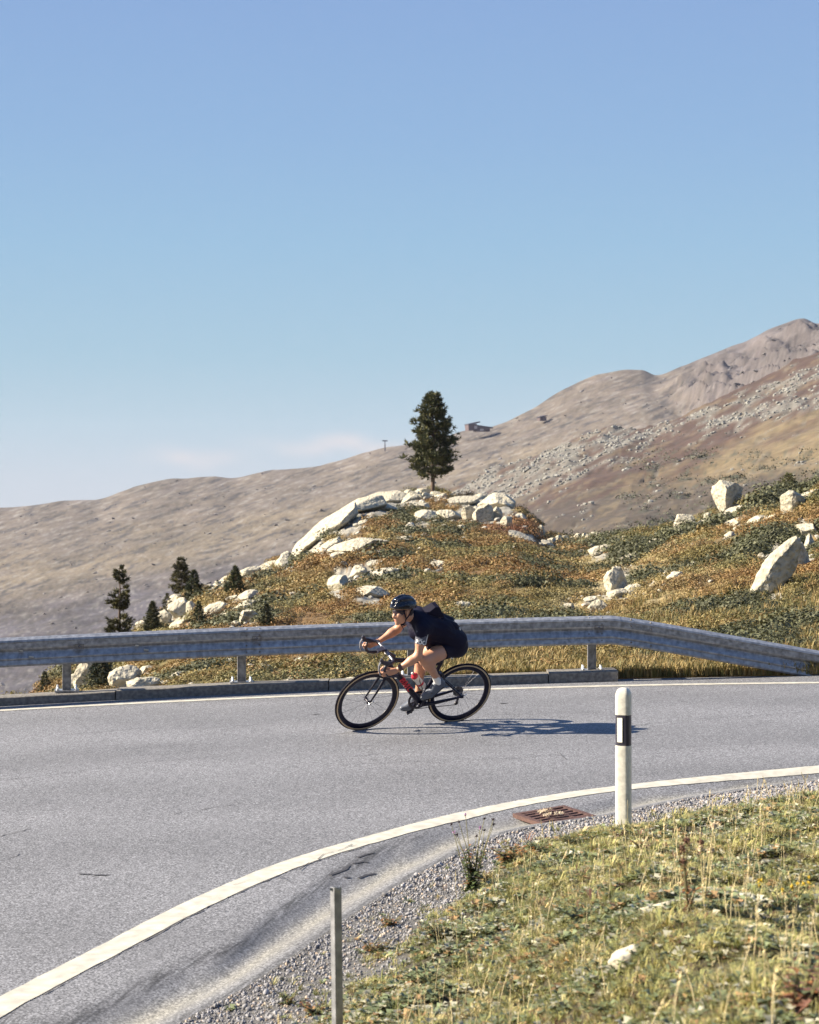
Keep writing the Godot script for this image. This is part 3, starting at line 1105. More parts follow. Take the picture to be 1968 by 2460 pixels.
func make_stake() -> void:
	var d := 8.05
	var top := at(817, 2131, d)
	var y0 := verge_y(top.x, d) - 0.1
	var h := top.y - y0
	var t := thing("metal_stake", "thin grey galvanised stake at the gravel edge, cut off flat", "stake", Transform3D(Basis(Vector3(0, 0, 1), 0.012), Vector3(top.x - 0.006, y0, -d)))
	var g := Geo.new()
	# an angle section, its ridge to the camera
	var o := [Vector2(-0.026, -0.012), Vector2(-0.008, 0.012), Vector2(0.022, -0.006), Vector2(0.0205, -0.0105), Vector2(-0.0075, 0.0065), Vector2(-0.0225, -0.0145)]
	for i in o.size():
		var a: Vector2 = o[i]
		var b: Vector2 = o[(i + 1) % o.size()]
		g.face([Vector3(a.x, 0, a.y), Vector3(b.x, 0, b.y), Vector3(b.x, h, b.y), Vector3(a.x, h, a.y)])
	g.face([Vector3(o[0].x, h, o[0].y), Vector3(o[1].x, h, o[1].y), Vector3(o[4].x, h, o[4].y), Vector3(o[5].x, h, o[5].y)])
	g.face([Vector3(o[1].x, h, o[1].y), Vector3(o[2].x, h, o[2].y), Vector3(o[3].x, h, o[3].y), Vector3(o[4].x, h, o[4].y)])
	part(t, "angle_bar", g, M.zinc)
	var gc := Geo.new()
	gc.box(Transform3D(Basis(), Vector3(-0.004, h - 0.008, 0.0)), Vector3(0.044, 0.012, 0.012))
	part(t, "end_plate", gc, M.zinc)

func make_grate() -> void:
	var c := on_road(1332, 1957)
	var m := atan2(edge_d(c.x + 0.2) - edge_d(c.x - 0.2), 0.4)
	var yaw := m
	var y := road_y(c.x, c.y)
	var nx := (road_y(c.x + 0.1, c.y) - road_y(c.x - 0.1, c.y)) / 0.2
	var bs := Basis(Vector3.UP, yaw) * Basis(Vector3(0, 0, 1), atan(nx) * 0.8) * Basis(Vector3.RIGHT, 0.06)
	var t := thing("drain_grate", "rusty reddish iron drain grate with wavy slots in the gutter", "drain grate", Transform3D(bs, Vector3(c.x, y + 0.03, -c.y)))
	var w := 0.46
	var l := 0.40
	var g := Geo.new()
	for q in [[0, l / 2 - 0.02, w, 0.04], [0, -l / 2 + 0.02, w, 0.04], [-w / 2 + 0.02, 0, 0.04, l - 0.08], [w / 2 - 0.02, 0, 0.04, l - 0.08]]:
		g.box(Transform3D(Basis(), Vector3(q[0], 0, q[1])), Vector3(q[2], 0.03, q[3]))
	part(t, "frame", g, M.rust)
	for k in 5:
		var gb := Geo.new()
		var z := lerpf(-l / 2 + 0.075, l / 2 - 0.075, k / 4.0)
		var top := []
		var n := 16
		for i in n + 1:
			var x := lerpf(-w / 2 + 0.04, w / 2 - 0.04, float(i) / n)
			var zz := z + sin(x * 13.0) * 0.014
			top.append([Vector3(x, -0.02, zz - 0.019), Vector3(x, 0.011, zz - 0.017), Vector3(x, 0.013, zz + 0.017), Vector3(x, -0.02, zz + 0.019)])
		gb.grid(top)
		part(t, "bar", gb, M.rust)
	var gc := Geo.new()
	for k in 2:
		gc.box(Transform3D(Basis(), Vector3(-0.07 + 0.15 * k, -0.004, 0)), Vector3(0.035, 0.028, l - 0.08))
	part(t, "cross_bar", gc, M.rust)
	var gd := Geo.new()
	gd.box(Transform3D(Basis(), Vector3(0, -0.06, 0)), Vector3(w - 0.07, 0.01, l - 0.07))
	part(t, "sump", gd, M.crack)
	# dried seed heads lying on the bars
	for q in [Vector2(-0.075, 0.02), Vector2(0.01, 0.045), Vector2(-0.05, -0.08), Vector2(0.005, -0.095)]:
		var gg := Geo.new()
		var rr := RandomNumberGenerator.new()
		rr.seed = int(q.x * 1000) + 77
		for i in 26:
			gg.col = Color(0.80, 0.70, 0.56) * rr.randf_range(0.75, 1.15)
			var p := Vector3(rr.randf_range(-1, 1) * 0.035, rr.randf_range(0.002, 0.02), rr.randf_range(-1, 1) * 0.02)
			tuft(gg, p, Vector3.UP, 0.02, 3, rr)
		var o := part(self, "dried_flower_head", gg, M.leaf)
		o.transform = t.transform * Transform3D(Basis(), Vector3(q.x, 0.014, q.y))
		tag(o, "pale dried flower head lying on the rusty drain grate", "seed head", "dried flower heads on the drain grate")

# ---------------------------------------------------------------- boulders
func rock(sd: int, sub: int, face := Vector3.ZERO) -> ArrayMesh:   # face: a side on which the rock has split off
	var g := Geo.new()
	var r := RandomNumberGenerator.new()
	r.seed = sd
	var nz := FastNoiseLite.new()
	nz.seed = sd
	nz.frequency = 0.9
	nz.fractal_octaves = 3
	var ph := (1.0 + sqrt(5.0)) / 2.0
	var vs: Array[Vector3] = []
	for a in [Vector3(-1, ph, 0), Vector3(1, ph, 0), Vector3(-1, -ph, 0), Vector3(1, -ph, 0), Vector3(0, -1, ph), Vector3(0, 1, ph), Vector3(0, -1, -ph), Vector3(0, 1, -ph), Vector3(ph, 0, -1), Vector3(ph, 0, 1), Vector3(-ph, 0, -1), Vector3(-ph, 0, 1)]:
		vs.append(a.normalized())
	var fs := [[0, 11, 5], [0, 5, 1], [0, 1, 7], [0, 7, 10], [0, 10, 11], [1, 5, 9], [5, 11, 4], [11, 10, 2], [10, 7, 6], [7, 1, 8], [3, 9, 4], [3, 4, 2], [3, 2, 6], [3, 6, 8], [3, 8, 9], [4, 9, 5], [2, 4, 11], [6, 2, 10], [8, 6, 7], [9, 8, 1]]
	for s in sub:
		var mids := {}
		var nf := []
		for f in fs:
			var m := []
			for e in [[0, 1], [1, 2], [2, 0]]:
				var a: int = mini(f[e[0]], f[e[1]])
				var b: int = maxi(f[e[0]], f[e[1]])
				var key := a * 100000 + b
				if not mids.has(key):
					mids[key] = vs.size()
					vs.append((vs[a] + vs[b]).normalized())
				m.append(mids[key])
			nf.append_array([[f[0], m[0], m[2]], [f[1], m[1], m[0]], [f[2], m[2], m[1]], [m[0], m[1], m[2]]])
		fs = nf
	var cuts := []
	for i in 15:
		cuts.append([Vector3(r.randfn(), r.randfn() * 0.8, r.randfn()).normalized(), r.randf_range(0.52, 0.85)])
	if face != Vector3.ZERO:
		cuts.append([face.normalized(), 0.12])
	for a in vs:
		var p := a * (1.0 + 0.22 * nz.get_noise_3dv(a * 1.2) + 0.06 * nz.get_noise_3dv(a * 4.0))
		for c in cuts:
			var k: float = p.dot(c[0]) - c[1]
			if k > 0.0:
				p -= c[0] * k * 0.92
		p *= 1.0 + 0.03 * nz.get_noise_3dv(a * 7.0) + 0.02 * nz.get_noise_3dv(a * 17.0)
		g.p(p)
	for f in fs:
		g.tri(f[0], f[2], f[1])
	return g.mesh()

# u, v, width and height in the view, tilt in degrees, label, zone
const ROCKS := [
	[699, 1352, 46, 44, 0, "pale block with a shaded side at the foot of the long slab", 0],
	[644, 1362, 46, 20, -20, "long pale stone on the skyline next to the shaded block", 0], [599, 1378, 42, 24, -20, "long pale stone on the skyline above the young spruce", 0], [530, 1398, 60, 22, -28, "", 0], [508, 1408, 26, 16, -20, "upper of two small stones uphill of the cone-shaped spruce", 0],
	[420, 1449, 46, 26, -25, "", 0], [433, 1462, 50, 40, -40, "upright pale block beside the pair of small spruces", 0], [461, 1461, 26, 22, 0, "", 0], [398, 1488, 32, 28, -20, "", 0], [440, 1498, 46, 22, -10, "", 0], [474, 1496, 16, 16, 0, "", 0], [341, 1505, 24, 20, 0, "round pale boulder next to the spruce behind the rail", 0],
	[516, 1467, 52, 24, -18, "", 0], [540, 1462, 16, 18, 0, "", 0], [508, 1431, 22, 13, -20, "lower of two small stones uphill of the cone-shaped spruce", 0], [557, 1441, 26, 13, -15, "", 0], [596, 1433, 46, 24, -18, "", 0], [573, 1466, 30, 15, -15, "", 0], [602, 1453, 42, 22, -15, "", 0], [599, 1482, 42, 30, 0, "", 0], [544, 1487, 20, 14, 0, "", 0], [566, 1500, 18, 12, 0, "", 0], [696, 1446, 28, 16, 0, "", 0], [709, 1427, 26, 12, -15, "", 0], [647, 1417, 12, 9, 0, "", 0],
	[462, 1608, 20, 15, 0, "", 2], [425, 1628, 38, 20, -15, "", 2], [352, 1610, 26, 20, 0, "", 2], [388, 1651, 36, 16, 0, "", 2], [300, 1636, 60, 66, -50, "broad pale slab under the rail beside the dark spruce", 2], [340, 1650, 66, 34, -20, "", 2], [208, 1625, 46, 66, 20, "weathered pale crag behind the first visible rail post", 2], [182, 1648, 40, 40, 0, "", 2], [552, 1597, 16, 12, 0, "", 2], [725, 1589, 44, 16, -10, "", 2], [640, 1606, 24, 12, -10, "", 2], [800, 1604, 30, 14, 0, "", 2], [845, 1640, 60, 18, -8, "", 2], [690, 1640, 26, 12, 0, "", 2], [1180, 1618, 40, 14, -10, "", 2], [1280, 1592, 36, 12, -10, "", 2],
	[738, 1314, 110, 34, -40, "lower end of the long pale slab ridge on the knoll", 1], [802, 1262, 130, 40, -38, "middle of the long pale slab ridge on the knoll", 1], [868, 1220, 110, 36, -28, "upper part of the long pale slab ridge on the knoll", 1], [935, 1203, 100, 30, -14, "flat pale slab near the foot of the lone pine", 1],
	[924, 1222, 90, 24, -28, "narrow tilted slab just below the ridge slabs", 1], [985, 1196, 46, 20, -10, "", 1], [1016, 1186, 30, 20, 0, "", 1], [1048, 1190, 26, 14, 0, "", 1], [1004, 1214, 44, 16, -10, "", 1],
	[1196, 1211, 92, 44, 8, "large smooth boulder at the end of the knoll top", 1], [1112, 1205, 70, 22, -4, "long low boulder on the knoll top", 1], [1152, 1196, 32, 18, 0, "", 1],
	[1021, 1246, 48, 30, 0, "first boulder of the row below the lone pine", 1], [1082, 1240, 44, 24, -14, "second boulder of the row below the lone pine", 1], [1125, 1235, 32, 36, -20, "third boulder of the row below the lone pine", 1], [1163, 1240, 48, 36, -30, "fourth and largest boulder of the row below the lone pine", 1], [1192, 1237, 26, 24, 0, "", 1], [1216, 1256, 20, 32, 10, "narrow upright stone at the end of the boulder row", 1], [1251, 1244, 28, 14, 0, "", 1], [1249, 1292, 54, 18, -8, "", 1], [1299, 1276, 24, 20, 0, "", 1], [1314, 1310, 34, 18, -15, "", 1],
	[1109, 1270, 16, 11, 0, "", 1], [1109, 1286, 16, 10, 0, "", 1], [981, 1268, 24, 11, -5, "", 1], [1023, 1288, 16, 9, 0, "", 1], [968, 1297, 46, 13, -35, "", 1], [993, 1310, 24, 10, -30, "", 1], [873, 1258, 22, 14, -25, "", 1], [920, 1308, 22, 14, -15, "", 1], [881, 1316, 18, 12, 0, "", 1],
	[868, 1312, 100, 34, -42, "wide pale slab on the open face of the knoll", 1], [786, 1314, 66, 17, -30, "", 1], [815, 1332, 44, 13, -25, "", 1], [762, 1325, 22, 12, 0, "", 1],
	[815, 1402, 46, 64, 20, "tall pale outcrop on the face of the knoll", 1], [862, 1378, 48, 34, -20, "", 1], [900, 1356, 34, 17, -10, "", 1], [924, 1380, 66, 18, -10, "", 1], [892, 1430, 68, 36, -15, "pale outcrop just behind the rider's helmet", 1], [1001, 1343, 24, 11, 0, "", 1], [1048, 1359, 38, 20, -10, "", 1], [973, 1355, 18, 14, 0, "", 1], [1111, 1461, 38, 22, 0, "", 1],
	[1647, 1257, 40, 38, 0, "round white boulder standing on the skyline of the heath slope", 3], [1758, 1198, 66, 72, -14, "largest boulder on the skyline of the heath slope, beside the low scrub", 3], [1765, 1230, 48, 22, -8, "", 3], [1703, 1245, 18, 15, 0, "", 3], [1686, 1262, 32, 13, -8, "", 3], [1823, 1251, 36, 22, -25, "", 3], [1851, 1246, 30, 12, -20, "", 3], [1906, 1211, 50, 44, -20, "arched pale boulder high on the slope", 3], [1943, 1193, 46, 15, -12, "", 3], [1934, 1274, 36, 54, 0, "upright pale block above the tall split slab", 3], [1866, 1364, 52, 124, 32, "tall leaning slab split from a grey rock face", 3], [1925, 1338, 58, 48, -15, "blocky rock with a shaded face beside the leaning slab", 3], [1943, 1314, 26, 42, 0, "", 3], [1825, 1420, 13, 11, 0, "", 3], [1831, 1337, 14, 12, 0, "", 3],
	[1489, 1400, 50, 54, -10, "pale boulder with a dark overhang on the middle of the slope", 3], [1481, 1430, 44, 22, 0, "", 3], [1519, 1417, 36, 20, -15, "", 3], [1365, 1459, 26, 20, 0, "", 3], [1438, 1459, 34, 24, -10, "", 3], [1418, 1442, 30, 14, 0, "", 3], [1620, 1386, 38, 16, -10, "", 3], [1598, 1377, 32, 14, -15, "", 3], [1669, 1358, 22, 14, 0, "", 3], [1568, 1407, 18, 12, 0, "", 3], [1831, 1521, 50, 14, -4, "low pale stone just above the dipping end of the rail", 3], [1440, 1328, 48, 24, -25, "", 3], [1575, 1302, 32, 14, -15, "", 3], [1511, 1340, 44, 12, -20, "", 3], [1485, 1354, 22, 10, 0, "", 3], [1752, 1287, 22, 14, 0, "lower of two small stones on the heath below the pointed rock", 3], [1774, 1271, 24, 11, 0, "upper of two small stones on the heath below the pointed rock", 3], [1771, 1255, 44, 18, -8, "", 3], [1927, 1433, 16, 11, 0, "", 3], [1240, 1490, 24, 12, 0, "", 3], [1330, 1480, 20, 10, 0, "", 3],
]

func index_rocks() -> void:
	for b in ROCKS:
		for k in range(int((b[0] - b[2]) / 40.0), int((b[0] + b[2]) / 40.0) + 1):
			if not rock_bins.has(k):
				rock_bins[k] = []
			rock_bins[k].append(b)

func make_boulders() -> void:
	for i in 9:
		rock_mesh.append(rock(100 + i * 7, 4))
	split_rock = [rock(205, 4, Vector3(0.75, -0.3, 0.6)), rock(213, 4, Vector3(0.85, -0.15, 0.5))]
	var grp := ["granite blocks among the spruces", "stones on the knoll", "stones below the guardrail", "stones on the heath slope"]
	var k := 0
	var rr := RandomNumberGenerator.new()
	rr.seed = 99
	for b in ROCKS:
		put_rock("boulder", b[0], b[1], b[2], b[3], b[4], b[5] if b[5] else rock_label(b), "boulder", grp[b[6]], k, rr)
		k += 1
	# the tumbled dry-stone wall across the saddle
	var wu := 1326.0
	while wu < 1502.0:
		var wd := rr.randf_range(13, 22)
		put_rock("wall_stone", wu, 1303.0 - 14.0 * sin((wu - 1326.0) / 176.0 * 2.6) + rr.randf_range(-3, 5), wd, rr.randf_range(12, 17), rr.randf_range(-20, 20), "pale stone of the tumbled wall across the saddle", "stone", "stones of the tumbled wall on the saddle", k, rr)
		wu += wd * 0.8
		k += 1
	# stones round the foot of the pine
	for i in 9:
		put_rock("boulder", 985.0 + i * 12.0 + rr.randf_range(-4, 4), 1188.0 + rr.randf_range(-4, 8), rr.randf_range(12, 22), rr.randf_range(9, 14), 0, "small stone of the rubble at the lone pine's foot", "boulder", "rubble at the pine's foot", k, rr)
		k += 1

const MARKS := [[470, 1440, "beside the thin pine and its spruce"], [565, 1420, "by the young spruce on the rusty slope"], [367, 1495, "near the spruce behind the rail"], [600, 1440, "at the top of the block field on the knoll's shoulder"], [590, 1480, "at the bottom of the block field on the knoll's shoulder"], [478, 1490, "by the small bushy spruce"], [640, 1400, "between the young spruce and the slab ridge"], [700, 1430, "under the shaded block at the ridge's foot"], [620, 1365, "on the skyline below the slab ridge"], [243, 1640, "round the dense spruce below the rail"], [400, 1630, "below the rail between two posts"], [350, 1650, "at the kerb next to the broad slab"], [570, 1605, "below the rail by the joint post"], [740, 1600, "below the rail ahead of the front wheel"], [850, 1635, "just over the kerb ahead of the front wheel"], [1230, 1605, "below the rail behind the rear wheel"], [780, 1320, "below the middle of the slab ridge"], [880, 1290, "between the slab ridge and the wide slab"], [1020, 1195, "at the lone pine's foot"], [980, 1300, "on the heath below the boulder row"], [1110, 1280, "right under the boulder row"], [1160, 1200, "on the knoll top behind the boulder row"], [1250, 1265, "past the end of the boulder row"], [1310, 1295, "where the knoll drops to the saddle"], [870, 1370, "above the tall pale outcrop"], [970, 1355, "on the heath over the rider's helmet"], [1111, 1461, "just over the rider's back"], [1450, 1335, "below the tumbled wall"], [1500, 1425, "at the foot of the overhang boulder"], [1400, 1455, "over the rail near its bend"], [1260, 1490, "on the straw over the rail"], [1600, 1385, "on the dry grass past the overhang boulder"], [1690, 1255, "on the skyline by the round white boulder"], [1760, 1245, "under the dark pointed rock"], [1760, 1280, "on the heath below the pointed rock"], [1840, 1250, "between the pointed rock and the arched boulder"], [1945, 1310, "over the leaning slab"], [1830, 1410, "at the leaning slab's foot"], [1830, 1337, "on the open heath before the leaning slab"], [1943, 1190, "behind the arched boulder"], [1560, 1310, "on the green band under the skyline"]]

func rock_label(b: Array) -> String:
	var best := ""
	var near := 1e9
	for m in MARKS:
		var q := Vector2(m[0] - b[0], (m[1] - b[1]) * 1.3).length()
		if q < near:
			near = q
			best = m[2]
	var size := "tiny" if b[2] <= 18 else ("small" if b[2] <= 30 else ("middling" if b[2] <= 46 else "broad"))
	var ratio: float = float(b[2]) / b[3]
	var shape := "flat" if ratio > 2.4 else ("long" if ratio > 1.55 else ("upright" if ratio < 0.95 else "blocky"))
	return "%s %s pale stone %s" % [size, shape, best]

func put_rock(called: String, u: float, v: float, w: float, h: float, tilt: float, label: String, category: String, group: String, k: int, rr: RandomNumberGenerator) -> void:
	var flat := w / h > 1.45 or label.contains("slab") and not label.contains("leaning") or label.contains("outcrop")
	var p := hill_hit(u, v + h * (0.12 if flat else 0.46))
	rock_spots.append([u, v, w, h])
	var d := -p.z
	var s := d / F
	var o := MeshInstance3D.new()
	o.name = numbered(called)
	o.mesh = rock_mesh[k % 9]
	var split := -1
	if label.contains("largest boulder on the skyline"):
		split = 0
	elif label.contains("shaded") and label.contains("block") and w > 43 and w != 46.0 or label.contains("overhang on") or w == 46.0 and h == 44.0:
		split = 1
	if split >= 0:
		o.mesh = split_rock[split]
	o.material_override = M.rock
	add_child(o)
	var b := Basis(Vector3(0, 0, 1), deg_to_rad(-tilt)) * Basis.from_scale(Vector3(w * 0.74, h * 0.80, minf(w, h * 1.5) * 0.62) * s) * Basis(Vector3.UP, 0.0 if split >= 0 else rr.randf() * TAU)
	if flat:
		# an outcrop that lies in the slope: broad along it, thin across it
		var e := 0.5
		var dx := (hill_y(984.0 + F * (p.x + e) / d, d) - hill_y(984.0 + F * (p.x - e) / d, d)) / (2.0 * e)
		var dd := (hill_y(984.0 + F * p.x / (d + e), d + e) - hill_y(984.0 + F * p.x / (d - e), d - e)) / (2.0 * e)
		var n := Vector3(-dx, 1.0, dd).normalized()
		var right := (Vector3.RIGHT - n * n.x).normalized()
		var fr := right.cross(n).normalized()
		var steep := clampf(n.dot(Vector3(0, 0.08, 1.0).normalized()), 0.12, 0.8)
		var long := clampf(h * 0.55 / steep, h * 0.7, maxf(w, h * 1.2))
		b = Basis(right * w * 0.78 * s, n * minf(w, h) * 0.62 * s, fr * long * s) * Basis(Vector3.UP, deg_to_rad(rr.randf_range(-18, 18)))
		o.transform = Transform3D(b, p + n * minf(w, h) * 0.10 * s)
	else:
		o.transform = Transform3D(b, p + Vector3(0, h * 0.36 * s, 0))
	tag(o, label, category, group)

# ---------------------------------------------------------------- trees
func tuft(g: Geo, p: Vector3, dir: Vector3, size: float, n: int, r: RandomNumberGenerator) -> void:
	for i in n:
		var q := (dir + Vector3(r.randfn(), r.randfn() * 0.8 + 0.25, r.randfn()) * 0.75).normalized()
		var s := q.cross(Vector3(r.randfn(), r.randfn(), r.randfn())).normalized() * size * 0.11
		var e := p + q * size * r.randf_range(0.6, 1.1)
		var a := g.p(p - s)
		var b := g.p(p + s)
		var c := g.p(e + s * 0.25)
		var d := g.p(e - s * 0.25)
		g.quad(a, b, c, d)

func conifer(label: String, called: String, foot: Vector3, h: float, sd: int, o: Dictionary) -> void:
	var r := RandomNumberGenerator.new()
	r.seed = sd
	var t := thing(called, label, "tree", Transform3D(Basis(Vector3(0, 0, 1), o.get("lean", 0.0)), foot), o.get("group", ""))
	var tr := Geo.new()
	var pts := []
	var rad := []
	var r0: float = h * o.get("girth", 0.022)
	for i in 9:
		var y := h * i / 8.0 * 0.97
		pts.append(Vector3(sin(i * 1.7 + sd) * h * 0.004, y - (0.3 if i == 0 else 0.0), cos(i * 2.1 + sd) * h * 0.004))
		rad.append(r0 * (1.0 - 0.93 * i / 8.0))
	tr.tube(pts, rad, 8)
	var cr := Geo.new()
	var lo: float = o.get("bare", 0.1)
	var wide: float = o.get("wide", 0.21) * h
	var n_br: int = o.get("branches", 120)
	var gap: float = o.get("gap", 0.0)
	for i in n_br:
		var f := (i + r.randf()) / n_br
		var y := h * lerpf(lo, 0.985, f)
		if gap > 0.0 and r.randf() < gap * (0.5 + 0.5 * sin(f * 21.0 + sd)):
			continue
		var shape: float
		if o.get("egg", false):
			shape = lerp_table([0.0, 0.12, 0.3, 0.5, 0.7, 0.85, 0.95, 1.0], [0.72, 1.0, 1.0, 0.88, 0.70, 0.52, 0.33, 0.12], f)
		else:
			shape = pow(1.0 - f, 0.8) + 0.05
		var az := i * 2.399 + r.randf_range(-0.4, 0.4)
		var ln := wide * shape * r.randf_range(0.9 - 0.45 * o.get("uneven", 0.5), 1.12)
		var dir := Vector3(cos(az), 0, sin(az))
		var lift: float = o.get("lift", 0.25)
		var tip := dir * ln + Vector3(0, ln * lift * r.randf_range(0.3, 1.3), 0)
		var root := Vector3(0, y - ln * 0.18, 0)
		var mid := root + tip * 0.55 - Vector3(0, ln * 0.08, 0)
		tr.tube([root, mid, root + tip], [r0 * 0.22, r0 * 0.14, r0 * 0.05], 4)
		var nt := int(maxf(3.0, o.get("tufts", 7) * shape + 2.0))
		for k in nt:
			var s := lerpf(o.get("inner", 0.35), 1.0, (k + r.randf()) / nt)
			var p := root.lerp(mid, s / 0.55) if s < 0.55 else mid.lerp(root + tip, (s - 0.55) / 0.45)
			p += Vector3(r.randfn(), r.randfn() * 0.6, r.randfn()) * ln * o.get("clump", 0.09)
			var base: Color = o.get("color", Color(0.05, 0.062, 0.026))
			var c := base * r.randf_range(0.65, 1.25)
			if r.randf() < 0.28:
				c = c.lerp(Color(0.17, 0.155, 0.05), 0.65)
			c.a = 1.0
			cr.col = c
			tuft(cr, p, (dir + Vector3(0, 0.55, 0)).normalized(), h * o.get("needle", 0.045) * r.randf_range(0.8, 1.25), o.get("blades", 9), r)
	part(t, "trunk", tr, M.bark)
	part(t, "crown", cr, M.needle)

func make_trees() -> void:
	var foot := hill_hit(1040, 1186)
	var hh := 243.0 / F * -foot.z
	conifer("tall dark stone pine standing alone on top of the knoll", "stone_pine", foot, hh, 5, {"egg": true, "bare": 0.17, "wide": 0.215, "branches": 105, "tufts": 26, "inner": 0.5, "needle": 0.040, "blades": 11, "clump": 0.15, "lift": 0.55, "uneven": 0.5, "girth": 0.022, "color": Color(0.060, 0.068, 0.028)})
	var g := "small trees on the side of the knoll"
	var lst := [
		[288, 1600, 242, "slender sparse pine at the foot of the knoll, poking over the rail", {"bare": 0.04, "wide": 0.135, "branches": 95, "tufts": 15, "gap": 0.72, "egg": true, "needle": 0.042, "blades": 11, "clump": 0.14, "color": Color(0.058, 0.058, 0.028), "inner": 0.45}],
		[435, 1436, 116, "thin sparse pine rising above the spruces on the knoll's shoulder", {"bare": 0.25, "wide": 0.20, "branches": 75, "tufts": 14, "gap": 0.3, "egg": true, "needle": 0.055, "blades": 11, "clump": 0.14, "color": Color(0.062, 0.058, 0.03), "inner": 0.4}],
		[466, 1450, 80, "dark cone-shaped spruce right beside the thin pine", {"bare": 0.02, "wide": 0.36, "branches": 110, "tufts": 10, "needle": 0.075, "color": Color(0.036, 0.05, 0.028)}],
		[566, 1432, 72, "dark young spruce alone on the rusty slope above the pale blocks", {"bare": 0.0, "wide": 0.40, "branches": 110, "tufts": 10, "needle": 0.08, "color": Color(0.036, 0.052, 0.03)}],
		[544, 1432, 32, "tiny spruce leaning against the young spruce on the slope", {"bare": 0.0, "wide": 0.34, "branches": 40, "tufts": 6, "needle": 0.12, "color": Color(0.04, 0.055, 0.03)}],
		[367, 1530, 84, "spruce just behind the rail next to the round boulder", {"bare": 0.0, "wide": 0.33, "branches": 110, "tufts": 10, "needle": 0.075, "color": Color(0.048, 0.055, 0.03)}],
		[478, 1508, 62, "small bushy spruce among the pale blocks behind the rail", {"bare": 0.0, "wide": 0.36, "branches": 60, "tufts": 7, "needle": 0.09, "color": Color(0.04, 0.055, 0.032)}],
		[402, 1470, 44, "low yellowish spruce wedged between the blocks", {"bare": 0.0, "wide": 0.42, "branches": 50, "tufts": 6, "needle": 0.1, "color": Color(0.06, 0.06, 0.03)}],
		[640, 1506, 56, "dark stubby spruce on the slope behind the rail, left of the helmet", {"bare": 0.0, "wide": 0.33, "branches": 60, "tufts": 7, "needle": 0.1, "color": Color(0.034, 0.046, 0.03)}],
		[243, 1668, 92, "dense dark spruce seen below the rail by the crag", {"bare": 0.0, "wide": 0.42, "branches": 130, "tufts": 8, "needle": 0.075, "egg": true, "color": Color(0.030, 0.046, 0.034)}],
		[108, 1664, 50, "small spruce below the rail, farthest down the valley side", {"bare": 0.0, "wide": 0.40, "branches": 60, "tufts": 6, "needle": 0.1, "color": Color(0.044, 0.055, 0.036)}],
		[62, 1680, 20, "tiny spruce at the very edge of the drop below the rail", {"bare": 0.0, "wide": 0.36, "branches": 30, "tufts": 5, "needle": 0.16, "color": Color(0.05, 0.055, 0.04)}],
		[676, 1340, 22, "tiny spruce on the skyline at the lower end of the slab ridge", {"bare": 0.0, "wide": 0.36, "branches": 30, "tufts": 5, "needle": 0.15, "color": Color(0.055, 0.06, 0.035)}],
		[1895, 1180, 44, "bushy yellow-green young pine on the skyline of the heath slope", {"bare": 0.0, "wide": 0.55, "branches": 60, "tufts": 6, "needle": 0.12, "egg": true, "color": Color(0.10, 0.105, 0.04)}],
	]
	var sd := 20
	for l in lst:
		var p := hill_hit(l[0], l[1])
		l[4].group = g
		sd += 3
		conifer(l[3], "spruce_tree" if l[3].contains("spruce") else "pine_tree", p, l[2] / F * -p.z, sd, l[4])

